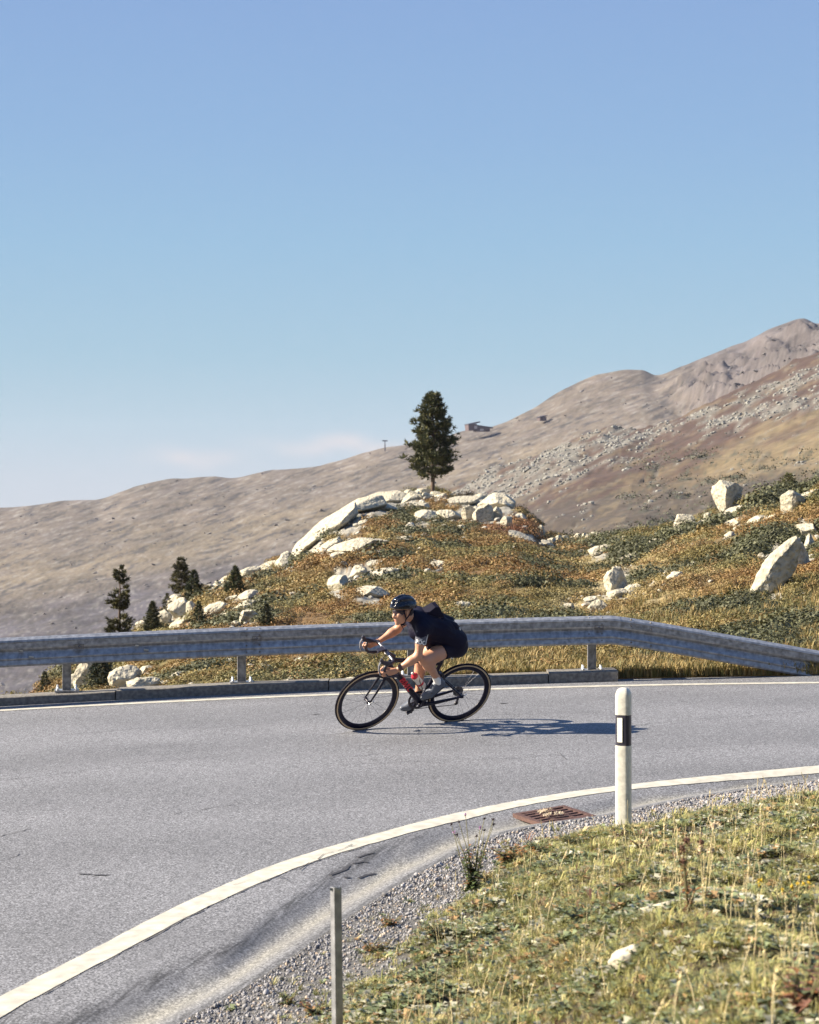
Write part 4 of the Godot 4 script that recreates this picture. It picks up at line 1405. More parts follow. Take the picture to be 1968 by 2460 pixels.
func make_hut() -> void:
	var d := 1180.0
	var px := d / F
	var c := at(1152, 1030, d)
	c.y = mountain_y(1152, d) 
	var t := thing("summit_building", "small dark building on the ridge of the far mountain", "building", Transform3D(Basis(Vector3.UP, 0.3), at(1150, 1036, d)))
	var wall := mat(Color(0.085, 0.06, 0.065), 0.8)
	var pale := mat(Color(0.42, 0.38, 0.36), 0.8)
	var dark := mat(Color(0.04, 0.04, 0.06), 0.6)
	var g := Geo.new()
	g.box(Transform3D(Basis(Vector3(0, 0, 1), 0.08), Vector3(-19 * px, 9 * px, 0)), Vector3(22, 15, 26) * px)
	part(t, "wall", g, wall)
	g = Geo.new()
	g.box(Transform3D(Basis(Vector3(0, 0, 1), 0.22), Vector3(-16 * px, 18.5 * px, 0)), Vector3(30, 3, 30) * px)
	part(t, "roof", g, dark)
	g = Geo.new()
	g.box(Transform3D(Basis(), Vector3(7 * px, 4 * px, 2 * px)), Vector3(36, 10, 20) * px)
	part(t, "annex", g, wall)
	g = Geo.new()
	g.box(Transform3D(Basis(Vector3(0, 0, 1), -0.12), Vector3(12 * px, 10.5 * px, 2 * px)), Vector3(40, 3, 24) * px)
	part(t, "annex_roof", g, dark)
	g = Geo.new()
	g.box(Transform3D(Basis(), Vector3(-12 * px, 9 * px, 13.4 * px)), Vector3(7, 7, 1) * px)
	part(t, "window", g, pale)
	g = Geo.new()
	g.box(Transform3D(Basis(), Vector3(4 * px, 3 * px, 12.4 * px)), Vector3(9, 5, 1) * px)
	part(t, "window", g, pale)
	# the ski lift pylon farther down the ridge
	var q := at(925, 1080, d)
	var p := thing("lift_pylon", "thin lift pylon with a crossarm on the far ridge", "pylon", Transform3D(Basis(), q))
	g = Geo.new()
	g.tube([Vector3(0, -1, 0), Vector3(0, 22 * px, 0)], [0.5, 0.25], 6)
	part(p, "mast", g, dark)
	g = Geo.new()
	g.box(Transform3D(Basis(), Vector3(0, 21 * px, 0)), Vector3(13, 2.5, 3) * px)
	part(p, "crossarm", g, dark)
	# a second low hut lower on the mountainside
	var h2 := thing("mountain_hut", "tiny low hut on the mountainside below the ridge", "hut", Transform3D(Basis(Vector3.UP, 0.5), at(1302, 1014, 1150)))
	g = Geo.new()
	g.box(Transform3D(Basis(), Vector3(0, 2.0, 0)), Vector3(18, 10, 12) * px)
	part(h2, "wall", g, wall)
	g = Geo.new()
	g.box(Transform3D(Basis(Vector3(0, 0, 1), 0.2), Vector3(0, 2.0 + 5.5 * px, 0)), Vector3(22, 2, 14) * px)
	part(h2, "roof", g, dark)

# ---------------------------------------------------------------- low vegetation
func shrub_mesh(sd: int, n: int, flat: float) -> ArrayMesh:
	# a cushion of small leaves, unit radius
	var g := Geo.new()
	var r := RandomNumberGenerator.new()
	r.seed = sd
	for i in n:
		var a := r.randf() * TAU
		var q := sqrt(r.randf())
		var top := sqrt(maxf(0.0, 1.0 - q * q))
		var p := Vector3(cos(a) * q, r.randf_range(0.1, 1.0) * top * flat * 1.6 + 0.02, sin(a) * q)
		var nrm := (Vector3(p.x, p.y * 1.5 + 0.35, p.z) + Vector3(r.randfn(), r.randfn(), r.randfn()) * 0.55).normalized()
		var s := nrm.cross(Vector3(r.randfn(), r.randfn(), r.randfn())).normalized()
		var w := nrm.cross(s)
		var k := r.randf_range(0.05, 0.11)
		g.col = Color(1, 1, 1) * r.randf_range(0.75, 1.2)
		g.col.a = 1.0
		g.tri(g.p(p - s * k), g.p(p + w * k * 1.5), g.p(p + s * k))
	return g.mesh()

func behind_rock(u: float, v: float, near: float) -> bool:
	# the shrubs keep off the boulders and the ground just before them
	for b in rock_bins.get(int(u / 40.0), []):
		if absf(u - b[0]) < b[2] * 0.5 + 2.0 and v > b[1] - b[3] * 0.5 and v < b[1] + b[3] * 0.62 + lerpf(4.0, 3.0, near):
			return true
	return false

func make_heath() -> void:
	var r := RandomNumberGenerator.new()
	r.seed = 5
	var ms := [shrub_mesh(1, 150, 0.5), shrub_mesh(2, 150, 0.36), shrub_mesh(3, 160, 0.62)]
	var xf := [[], [], []]
	var cs := [[], [], []]
	# spread evenly over the hillside, thicker where it lies nearer
	for i in 52000:
		var u := r.randf_range(-60.0, 2560.0)
		var dc := lerp_table(HU, HD, u)
		var x0 := (u - 984.0) / F * 21.5
		var d0 := kerb_d(clampf(x0, -9, 9)) + (0.45 if x0 < 2.35 else 0.32)
		var t := r.randf()
		var d := d0 + (dc - d0) * pow(t, 1.35)
		var x := (u - 984.0) / F * d
		var y := hill_y(u, d)
		var v := 1230.0 + F * (EYE.y - y) / d
		var c := heath_color(u, v, x, d)
		var straw := clampf((c.r - 0.22) * 9.0, 0.0, 1.0)
		if r.randf() < straw * 0.93:
			continue
		var dens := n2.get_noise_2d(x * 0.45 + 20.0, d * 0.35)
		if dens < -0.18 and r.randf() < 0.6:
			continue
		var near := smoothstep(55.0, 23.0, d)
		var s := lerpf(r.randf_range(0.16, 0.36), r.randf_range(0.07, 0.19), near) * (1.0 + dens * 0.6)
		if behind_rock(u, v, near):
			continue
		if d - d0 < 0.5:
			s = minf(s, 0.1)
		# dark juniper cushions in bands, above all on the greener slope
		var jun := n1.get_noise_2d(x * 0.22 + 60.0, d * 0.13) + smoothstep(1150.0, 1500.0, u) * 0.10 - 0.30
		if jun > 0.0 and d - d0 > 2.0:
			s *= r.randf_range(1.0, 1.65)
			c = Color(0.075, 0.078, 0.034)
		var k := r.randi() % 3
		xf[k].append(Transform3D(Basis(Vector3.UP, r.randf() * TAU).scaled_local(Vector3(s, s * r.randf_range(0.6, 1.1), s)), Vector3(x, y - 0.02, -d)))
		var j := r.randf_range(0.7, 1.35)
		var cc := c * j
		if jun > 0.0 and d - d0 > 2.0:
			pass
		elif r.randf() < 0.18:
			cc = cc.lerp(Color(0.26, 0.135, 0.045), 0.6)
		elif r.randf() < 0.25:
			cc = cc.lerp(Color(0.29, 0.235, 0.09), 0.6)
		cc.a = 1.0
		cs[k].append(cc)
	var root := Node3D.new()
	root.name = "heath"
	root.set_meta("kind", "stuff")
	tag(root, "rust and olive dwarf shrubs covering the knoll and slope", "heath")
	add_child(root)
	for k in 3:
		copies(root, "dwarf_shrubs", ms[k], M.leaf, xf[k], cs[k])
	# loose pale stones among the shrubs, thickest round the outcrops
	var sx := []
	var sc := []
	for b in rock_spots:
		for k in 7:
			var u: float = b[0] + r.randfn() * b[2] * 0.8
			var v: float = b[1] + b[3] * 0.4 + r.randfn() * b[3] * 0.7
			var p := hill_hit(u, v)
			var s := (1.5 + 6.5 * pow(r.randf(), 2.0)) * -p.z / F
			sx.append(Transform3D(Basis.from_euler(Vector3(r.randf() * 0.6, r.randf() * TAU, r.randf() * 0.6)).scaled_local(Vector3(s * 1.5, s * 0.75, s * 1.3)), p + Vector3(0, s * 0.35, 0)))
			sc.append(Color(0.40, 0.375, 0.32) * r.randf_range(0.75, 1.15))
	var so := copies(self, "loose_stones", rock(77, 2), M.stone, sx, sc)
	tag(so, "small pale stones strewn between the boulders of the knoll", "stones")
	# dry grass along the far edge of the road and in the straw-coloured runs
	var bl := tuft_mesh(31, 10, 0.5)
	var bx := []
	var bc := []
	for i in 12000:
		var u := r.randf_range(900.0, 2560.0)
		var x0 := (u - 984.0) / F * 21.5
		var d0 := kerb_d(clampf(x0, -9, 9)) + (0.42 if x0 < 2.35 else 0.24)
		var d := d0 + pow(r.randf(), 2.2) * 12.0
		var x := (u - 984.0) / F * d
		bx.append(Transform3D(Basis(Vector3.UP, r.randf() * TAU).scaled_local(Vector3.ONE * r.randf_range(0.08, 0.2)), Vector3(x, hill_y(u, d), -d)))
		var j := r.randf_range(0.7, 1.2)
		bc.append((Color(0.36, 0.28, 0.13) * j) if r.randf() < 0.5 else (Color(0.15, 0.14, 0.05) * j))
	var o := copies(self, "roadside_grass", bl, M.leaf, bx, bc)
	tag(o, "thin dry grass along the far edge of the road", "grass")

func tuft_mesh(sd: int, n: int, spread_: float) -> ArrayMesh:
	# unit-height tuft of curved blades
	var g := Geo.new()
	var r := RandomNumberGenerator.new()
	r.seed = sd
	for i in n:
		var a := r.randf() * TAU
		var lean := r.randf_range(0.15, 1.0) * spread_
		var dir := Vector3(cos(a), 0, sin(a))
		var side := Vector3(-dir.z, 0, dir.x)
		var h := r.randf_range(0.55, 1.1)
		var w := r.randf_range(0.018, 0.036)
		var b0 := dir * r.randf_range(0.0, 0.16) + side * r.randf_range(-0.1, 0.1)
		var p1 := b0 + dir * lean * 0.35 * h + Vector3(0, 0.6 * h, 0)
		var p2 := b0 + dir * lean * h + Vector3(0, h * (1.0 - 0.35 * lean), 0)
		g.col = Color(1, 1, 1).lerp(Color(1.35, 1.05, 0.8), r.randf()) * r.randf_range(0.7, 1.15)
		g.col.a = 1.0
		var q := [g.p(b0 - side * w), g.p(b0 + side * w), g.p(p1 + side * w * 0.8), g.p(p1 - side * w * 0.8), g.p(p2)]
		g.quad(q[0], q[1], q[2], q[3])
		g.tri(q[3], q[2], q[4])
	return g.mesh()

func make_gravel() -> void:
	var r := RandomNumberGenerator.new()
	r.seed = 15
	var ms := [rock(300, 1), rock(311, 1), rock(322, 1), rock(333, 1)]
	var xf := [[], [], [], []]
	var cs := [[], [], [], []]
	for i in 52000:
		var x := r.randf_range(-2.0, 5.4)
		var e := pow(r.randf(), 1.3) * 1.5
		var m := (edge_d(x + 0.05) - edge_d(x - 0.05)) / 0.1
		var d := edge_d(x) - (e + 0.015) * sqrt(1.0 + m * m)
		if d < 6.0 or absf(x) > d * 0.32 + 0.6:
			continue
		if r.randf() < grassy(x, d) * 0.93:
			continue
		var s := r.randf_range(0.004, 0.0105) * (1.9 if r.randf() < 0.04 else 1.0)
		var k := r.randi() % 4
		var b := Basis.from_euler(Vector3(r.randf() * TAU, r.randf() * TAU, r.randf() * TAU)).scaled_local(Vector3(s * 1.2, s * 0.7, s))
		xf[k].append(Transform3D(b, Vector3(x, verge_y(x, d) + s * r.randf_range(0.1, 0.6), -d)))
		var c := Color(0.235, 0.232, 0.245) * r.randf_range(0.5, 1.5)
		if r.randf() < 0.12:
			c = Color(0.42, 0.34, 0.27) * r.randf_range(0.7, 1.2)
		c.a = 1.0
		cs[k].append(c)
	var root := Node3D.new()
	root.name = "gravel"
	root.set_meta("kind", "stuff")
	tag(root, "grey crushed gravel strip between the gutter and the turf", "gravel")
	add_child(root)
	for k in 4:
		copies(root, "pebbles", ms[k], M.stone, xf[k], cs[k])

func leafy_mesh(sd: int, n: int, wide: float) -> ArrayMesh:
	# a low rosette of broad leaves, unit radius
	var g := Geo.new()
	var r := RandomNumberGenerator.new()
	r.seed = sd
	for i in n:
		var a := i * 2.4 + r.randf_range(-0.4, 0.4)
		var dir := Vector3(cos(a), 0, sin(a))
		var side := Vector3(-dir.z, 0, dir.x)
		var ln := r.randf_range(0.45, 1.0)
		var up := r.randf_range(0.1, 0.75)
		var w := ln * wide * r.randf_range(0.7, 1.2)
		g.col = Color(1, 1, 1) * r.randf_range(0.7, 1.25)
		g.col.a = 1.0
		var b := dir * 0.05
		var m := dir * ln * 0.55 + Vector3(0, up * ln, 0)
		var e := dir * ln + Vector3(0, up * ln * 0.75, 0)
		var tw := Vector3(0, r.randf_range(-0.4, 0.4) * w, 0)
		var q := [g.p(b), g.p(m + side * w + tw), g.p(m - Vector3(0, 0.04, 0)), g.p(m - side * w - tw), g.p(e)]
		g.tri(q[0], q[1], q[2])
		g.tri(q[0], q[2], q[3])
		g.tri(q[1], q[4], q[2])
		g.tri(q[2], q[4], q[3])
	return g.mesh()

func make_grass() -> void:
	var r := RandomNumberGenerator.new()
	r.seed = 25
	var ms := [tuft_mesh(41, 14, 1.5), tuft_mesh(42, 12, 1.9), tuft_mesh(43, 9, 1.1)]
	var xf := [[], [], []]
	var cs := [[], [], []]
	var lx := []
	var lc := []
	var tries := 90000
	for i in tries:
		var d := lerpf(4.2, 15.2, pow(r.randf(), 0.8))
		var x := r.randf_range(-d * 0.15 - 0.5, d * 0.235 + 1.1)
		var e := verge_e(x, d)
		if e < 0.12:
			continue
		var w := grassy(x, d)
		if r.randf() > w * 0.97 + 0.015:
			continue
		var patch := n1.get_noise_2d(x * 0.9 + 5.0, d * 0.9)
		var p2 := n2.get_noise_2d(x * 2.7, d * 2.7 + 30.0)
		var k := r.randi() % 3
		var s := r.randf_range(0.022, 0.055) * (1.0 + patch * 0.5 + p2 * 0.25)
		if r.randf() < 0.05:
			s *= 1.7
		xf[k].append(Transform3D(Basis(Vector3.UP, r.randf() * TAU).scaled_local(Vector3(s * 1.15, s, s * 1.15)), Vector3(x, verge_y(x, d) - 0.004, -d)))
		var green := Color(0.165, 0.200, 0.062)
		var pale := Color(0.355, 0.355, 0.14)
		var straw := Color(0.60, 0.515, 0.29)
		var c := green.lerp(pale, clampf(0.55 + patch * 1.1 + p2 * 0.5, 0.0, 1.0))
		if r.randf() < 0.24 + p2 * 0.3:
			c = c.lerp(straw, r.randf_range(0.4, 1.0))
		if r.randf() < 0.06:
			c = Color(0.17, 0.085, 0.055)
		c = c * r.randf_range(0.75, 1.2)
		c.a = 1.0
		cs[k].append(c)
		if r.randf() < 0.24 + maxf(0.0, -patch) * 0.5:
			var ls := r.randf_range(0.02, 0.055)
			lx.append(Transform3D(Basis(Vector3.UP, r.randf() * TAU).scaled_local(Vector3.ONE * ls), Vector3(x, verge_y(x, d) + 0.005, -d)))
			var lcc := Color(0.14, 0.17, 0.085) if r.randf() < 0.6 else (Color(0.38, 0.37, 0.28) if r.randf() < 0.75 else Color(0.32, 0.20, 0.09))
			lcc = lcc * r.randf_range(0.7, 1.3)
			lcc.a = 1.0
			lc.append(lcc)
	var root := Node3D.new()
	root.name = "grass"
	root.set_meta("kind", "stuff")
	tag(root, "patchy green and straw turf with clover on the bank inside the bend", "grass")
	add_child(root)
	for k in 3:
		copies(root, "grass_tufts", ms[k], M.leaf, xf[k], cs[k])
	# thin dry stalks that stand above the turf
	var sx := []
	var sc := []
	for i in 2600:
		var d := lerpf(4.6, 14.6, r.randf())
		var x := r.randf_range(-d * 0.12 - 0.4, d * 0.235 + 1.0)
		if verge_e(x, d) < 0.3 or r.randf() > grassy(x, d) * 0.8 + 0.04 or n1.get_noise_2d(x * 1.3 + 9.0, d * 1.3) < -0.05:
			continue
		var s := r.randf_range(0.08, 0.2)
		sx.append(Transform3D(Basis.from_euler(Vector3(r.randf_range(-0.25, 0.25), r.randf() * TAU, r.randf_range(-0.25, 0.25))).scaled_local(Vector3.ONE * s), Vector3(x, verge_y(x, d), -d)))
		sc.append(Color(0.62, 0.52, 0.30) * r.randf_range(0.6, 1.2))
	copies(root, "dry_stalks", stalk_mesh(), M.leaf, sx, sc)
	copies(root, "small_leaves", leafy_mesh(51, 8, 0.42), M.leaf, lx, lc)

func stalk_mesh() -> ArrayMesh:
	# one bent stem, unit height, with a loose seed head
	var g := Geo.new()
	g.tube([Vector3.ZERO, Vector3(0.03, 0.45, 0.0), Vector3(0.12, 0.95, 0.02)], [0.011, 0.009, 0.005], 4)
	var r := RandomNumberGenerator.new()
	r.seed = 61
	for i in 12:
		var t := r.randf_range(0.72, 1.02)
		var p := Vector3(0.12 * t * t, 0.95 * t, 0.02)
		var q := Vector3(r.randfn() * 0.5 + 0.3, r.randf_range(0.3, 1.0), r.randfn() * 0.5).normalized() * 0.10
		var s := q.cross(Vector3(0, 1, 0.3)).normalized() * 0.014
		g.tri(g.p(p - s), g.p(p + s), g.p(p + q))
	return g.mesh()

func verge_at(u: float, v: float) -> Vector3:   # where a line of sight meets the bank
	var d := 3.0
	while d < 16.0:
		var x := (u - 984.0) / F * d
		if EYE.y - (v - 1230.0) / F * d <= verge_y(x, d):
			break
		d += 0.03
	var x1 := (u - 984.0) / F * d
	return Vector3(x1, verge_y(x1, d), -d)

func stalk_plant(u: float, v: float, h: float, label: String, called: String, sd: int, o: Dictionary) -> void:
	var r := RandomNumberGenerator.new()
	r.seed = sd
	var t := thing(called, label, "plant", Transform3D(Basis(), verge_at(u, v)), "")
	var st := Geo.new()
	var lf := Geo.new()
	var fl := Geo.new()
	var wide: float = o.get("wide", 0.14)
	for i in int(o.get("stems", 6)):
		var a := r.randf() * TAU
		var hh := h * r.randf_range(0.6, 1.0)
		var tip := Vector3(cos(a) * wide * r.randf_range(0.3, 1.0), hh, sin(a) * wide * r.randf_range(0.3, 1.0))
		var mid := tip * 0.5 + Vector3(r.randf_range(-1, 1), 0, r.randf_range(-1, 1)) * wide * 0.15
		mid.y = hh * 0.55
		st.tube([Vector3.ZERO - Vector3(0, 0.02, 0), mid, tip], [0.0035, 0.0028, 0.0016], 5)
		for k in int(o.get("leaves", 12)):
			var s := pow(r.randf(), 1.3) * float(o.get("leaf_top", 0.75))
			var p := Vector3.ZERO.lerp(mid, s * 2.0) if s < 0.5 else mid.lerp(tip, (s - 0.5) * 2.0)
			var b := r.randf() * TAU
			var dir := Vector3(cos(b), r.randf_range(-0.2, 0.6), sin(b)).normalized()
			var side := dir.cross(Vector3.UP).normalized()
			var ln: float = o.get("leaf", 0.05) * r.randf_range(0.6, 1.2) * (1.2 - s * 0.7)
			var c: Color = o.get("color", Color(0.08, 0.11, 0.035))
			if r.randf() < float(o.get("rusty", 0.15)):
				c = Color(0.22, 0.10, 0.035)
			c = c * r.randf_range(0.7, 1.3)
			c.a = 1.0
			lf.col = c
			var q := [lf.p(p), lf.p(p + dir * ln * 0.5 + side * ln * 0.24), lf.p(p + dir * ln - Vector3(0, ln * 0.2, 0)), lf.p(p + dir * ln * 0.5 - side * ln * 0.24)]
			lf.quad(q[0], q[1], q[2], q[3])
		if o.has("flower"):
			var fc: Color = o.flower if r.randf() < float(o.get("bloom", 0.6)) else Color(0.06, 0.04, 0.05)
			for k in 10:
				fl.col = fc * r.randf_range(0.75, 1.2)
				fl.col.a = 1.0
				var q := Vector3(r.randfn(), r.randfn() + 0.5, r.randfn()).normalized()
				var sd2 := q.cross(Vector3(r.randfn(), r.randfn(), r.randfn())).normalized() * 0.005
				var fs: float = o.get("head", 0.016)
				fl.tri(fl.p(tip - sd2), fl.p(tip + sd2), fl.p(tip + q * fs))
				fl.box(Transform3D(Basis.from_euler(Vector3(r.randf() * 3.0, r.randf() * 3.0, 0)), tip + Vector3(0, 0.002, 0)), Vector3.ONE * fs * 0.45)
	part(t, "stems", st, o.get("stem_mat", mat(Color(0.16, 0.15, 0.07), 0.8)))
	part(t, "leaves", lf, M.leaf)
	if o.has("flower"):
		part(t, "flower_heads", fl, M.leaf)

func make_plants() -> void:
	stalk_plant(1135, 2140, 0.46, "leafy knapweed with purple flower heads growing from the gravel", "knapweed", 3, {"stems": 11, "leaves": 34, "wide": 0.15, "leaf": 0.045, "leaf_top": 0.55, "flower": Color(0.42, 0.22, 0.42), "bloom": 0.35})
	stalk_plant(1230, 2072, 0.12, "low dock with orange and green leaves beside the knapweed", "dock_plant", 5, {"stems": 14, "leaves": 12, "wide": 0.16, "leaf": 0.07, "leaf_top": 1.0, "color": Color(0.11, 0.10, 0.035), "rusty": 0.5})
	stalk_plant(1292, 2052, 0.10, "dark green low weed at the gravel's edge near the drain", "weed", 6, {"stems": 12, "leaves": 10, "wide": 0.14, "leaf": 0.055, "leaf_top": 1.0, "color": Color(0.06, 0.08, 0.03)})
	stalk_plant(1655, 2200, 0.32, "dry brown dock stalk with crumpled seed heads on the bank", "dock_stalk", 8, {"stems": 6, "leaves": 26, "wide": 0.07, "leaf": 0.03, "leaf_top": 1.0, "color": Color(0.17, 0.09, 0.05), "rusty": 0.5, "flower": Color(0.16, 0.08, 0.05), "bloom": 1.0, "head": 0.03})
	stalk_plant(1690, 2180, 0.36, "tall straw stalk with a drooping seed head on the bank", "seed_stalk", 9, {"stems": 3, "leaves": 8, "wide": 0.05, "leaf": 0.04, "color": Color(0.34, 0.29, 0.14), "flower": Color(0.55, 0.44, 0.30), "bloom": 1.0, "head": 0.035, "stem_mat": mat(Color(0.42, 0.36, 0.18), 0.8)})
	stalk_plant(1405, 2215, 0.09, "broad-leaved weed with a dark heart in the middle of the turf", "weed", 11, {"stems": 14, "leaves": 11, "wide": 0.15, "leaf": 0.06, "leaf_top": 1.0, "color": Color(0.075, 0.10, 0.05)})
	stalk_plant(1045, 2260, 0.10, "dark weed clump at the turf's edge by the gravel", "weed", 12, {"stems": 9, "leaves": 10, "wide": 0.09, "leaf": 0.05, "leaf_top": 1.0, "color": Color(0.06, 0.07, 0.03)})
	stalk_plant(1030, 2375, 0.11, "pale green plantain clump beside the metal stake", "plantain", 13, {"stems": 14, "leaves": 10, "wide": 0.14, "leaf": 0.06, "leaf_top": 1.0, "color": Color(0.13, 0.16, 0.075), "rusty": 0.05})
	stalk_plant(1880, 2190, 0.14, "weed with small yellow flowers at the top of the bank", "hawkbit", 14, {"stems": 10, "leaves": 10, "wide": 0.16, "leaf": 0.045, "flower": Color(0.62, 0.45, 0.05), "bloom": 1.0, "head": 0.014})
	stalk_plant(1930, 2420, 0.16, "brown withered dock close to the lens at the picture's corner", "dock_plant", 15, {"stems": 9, "leaves": 14, "wide": 0.12, "leaf": 0.05, "leaf_top": 1.0, "color": Color(0.16, 0.075, 0.055), "rusty": 0.3})
	stalk_plant(935, 2225, 0.07, "small rusty weed in the gravel near the stake", "weed", 16, {"stems": 9, "leaves": 7, "wide": 0.09, "leaf": 0.045, "leaf_top": 1.0, "color": Color(0.12, 0.10, 0.04), "rusty": 0.4})
	stalk_plant(690, 2415, 0.07, "small clover clump in the gravel below the gutter", "clover", 17, {"stems": 9, "leaves": 7, "wide": 0.08, "leaf": 0.04, "leaf_top": 1.0, "color": Color(0.10, 0.12, 0.05)})
	stalk_plant(1262, 2062, 0.08, "orange-leaved weed between the knapweed and the drain", "weed", 21, {"stems": 12, "leaves": 10, "wide": 0.11, "leaf": 0.05, "leaf_top": 1.0, "color": Color(0.30, 0.14, 0.05), "rusty": 0.4})
	stalk_plant(1170, 2120, 0.07, "straw-coloured weed just behind the knapweed", "weed", 22, {"stems": 10, "leaves": 9, "wide": 0.10, "leaf": 0.045, "leaf_top": 1.0, "color": Color(0.30, 0.24, 0.10), "rusty": 0.3})
	stalk_plant(900, 2290, 0.08, "brown and green weed in the gravel between stake and turf", "weed", 23, {"stems": 11, "leaves": 10, "wide": 0.12, "leaf": 0.05, "leaf_top": 1.0, "color": Color(0.14, 0.11, 0.05), "rusty": 0.4})
	stalk_plant(760, 2440, 0.08, "leafy weed at the bottom edge left of the stake", "weed", 24, {"stems": 11, "leaves": 10, "wide": 0.12, "leaf": 0.05, "leaf_top": 1.0, "color": Color(0.12, 0.13, 0.055), "rusty": 0.25})
	stalk_plant(1380, 2032, 0.08, "dark low weed by the foot of the marker post", "weed", 25, {"stems": 10, "leaves": 9, "wide": 0.10, "leaf": 0.045, "leaf_top": 1.0, "color": Color(0.075, 0.09, 0.04), "rusty": 0.2})
	stalk_plant(1545, 2040, 0.07, "reddish weed in the turf just past the marker post", "weed", 26, {"stems": 10, "leaves": 9, "wide": 0.10, "leaf": 0.04, "leaf_top": 1.0, "color": Color(0.15, 0.08, 0.05), "rusty": 0.3})
	# loose stones in the turf
	for s in [[1508, 2316, 62, 46, "grey angular stone half sunk in the turf"], [1582, 2188, 74, 18, "flat grey slab lying in the turf"], [1800, 2240, 46, 18, "pale bleached stone among the weeds on the bank"]]:
		var p := verge_at(s[0], s[1])
		var k := -p.z / F
		var o := part(self, "field_stone", rock(431 + int(s[1]), 3), M.rock)
		o.transform = Transform3D(Basis(Vector3(0, 0, 1), 0.2) * Basis.from_scale(Vector3(s[2] * 0.85, s[3] * 0.95, s[2] * 0.7) * k), p + Vector3(0, s[3] * 0.14 * k, 0))
		tag(o, s[4], "stone")

# ---------------------------------------------------------------- bicycle: x backwards, y up, z to the rider's left
func bike_frame() -> Transform3D:
	var b := Basis(Vector3.UP, deg_to_rad(24.0)) * Basis(Vector3(0, 0, 1), deg_to_rad(2.0)) * Basis(Vector3.RIGHT, deg_to_rad(27.7))
	return Transform3D(b, Vector3(-0.014, -0.008, -18.507))

func ring(r: float, n: int) -> Array:
	var out := []
	for i in n:
		var a := TAU * i / n
		out.append(Vector3(cos(a) * r, sin(a) * r, 0))
	return out

func wheel(parent: Node, xf: Transform3D, rear: bool) -> void:
	var w := Node3D.new()
	w.name = "rear_wheel" if rear else "front_wheel"
	parent.add_child(w)
	w.transform = xf
	var g := Geo.new()
	g.tube(ring(0.3225, 72), 0.0135, 10, true)
	part(w, "tyre", g, M.tyre)
	g = Geo.new()
	for z in [-0.0118, 0.0118]:
		var c := ring(0.3155, 72)
		for i in c.size():
			c[i].z = z
		g.tube(c, 0.0078, 6, true, 0.55)
	part(w, "tan_sidewall", g, M.gum)
	g = Geo.new()
	var prof := [[0.3125, 0.0125], [0.295, 0.0135], [0.272, 0.0105], [0.264, 0.004], [0.264, -0.004], [0.272, -0.0105], [0.295, -0.0135], [0.3125, -0.0125]]
	var rows := []
	for i in 73:
		var a := TAU * i / 72.0
		var row := []
		for q in prof:
			row.append(Vector3(cos(a) * q[0], sin(a) * q[0], q[1]))
		rows.append(row)
	g.grid(rows)
	part(w, "rim", g, M.carbon)
	g = Geo.new()
	g.lathe([Vector2(0, -0.055), Vector2(0.010, -0.055), Vector2(0.010, -0.036), Vector2(0.020, -0.034), Vector2(0.020, -0.028), Vector2(0.011, -0.02), Vector2(0.011, 0.02), Vector2(0.020, 0.028), Vector2(0.020, 0.034), Vector2(0.010, 0.036), Vector2(0.010, 0.055), Vector2(0, 0.055)], 14, Transform3D(Basis(Vector3.RIGHT, PI / 2), Vector3.ZERO))
	part(w, "hub", g, M.black)
	for i in (24 if rear else 20):
		var a := TAU * i / (24.0 if rear else 20.0)
		var s := 1.0 if i % 2 == 0 else -1.0
		var a0 := a + (0.9 if (i / 2) % 2 == 0 else -0.9) * (1.0 if rear else 0.25)
		g = Geo.new()
		g.tube([Vector3(cos(a0) * 0.019, sin(a0) * 0.019, 0.031 * s), Vector3(cos(a) * 0.266, sin(a) * 0.266, 0.002 * s)], 0.0013, 4)
		part(w, "spoke", g, M.spoke)
	g = Geo.new()
	g.tube([Vector3(0, 0, 0.05), Vector3(0, 0, 0.065)], 0.012, 10)
	g.tube([Vector3(0, 0, 0.062), Vector3(0.03, 0.012, 0.066), Vector3(0.05, 0.018, 0.062)], [0.005, 0.006, 0.004], 6)
	part(w, "quick_release", g, M.steel)

const BB := Vector3(0.075, 0.262, 0)
const STEER_A := Vector3(-0.325, 0.70, 0)
const STEER_B := Vector3(-0.298, 0.785, 0)

func bike_materials() -> void:
	M.carbon = mat(Color(0.006, 0.0055, 0.020), 0.34)
	M.carbon.metallic_specular = 0.35
	M.carbon.clearcoat_enabled = true
	M.carbon.clearcoat = 0.25
	M.tyre = mat(Color(0.010, 0.009, 0.016), 0.8)
	M.tyre.metallic_specular = 0.25
	M.gum = mat(Color(0.50, 0.38, 0.24), 0.7)
	M.spoke = mat(Color(0.10, 0.10, 0.12), 0.4, 0.5)
	M.bar = mat(Color(0.22, 0.22, 0.25), 0.35, 0.5)
	M.red = mat(Color(0.48, 0.022, 0.045), 0.4)
	M.bottle_white = mat(Color(0.72, 0.70, 0.66), 0.4)

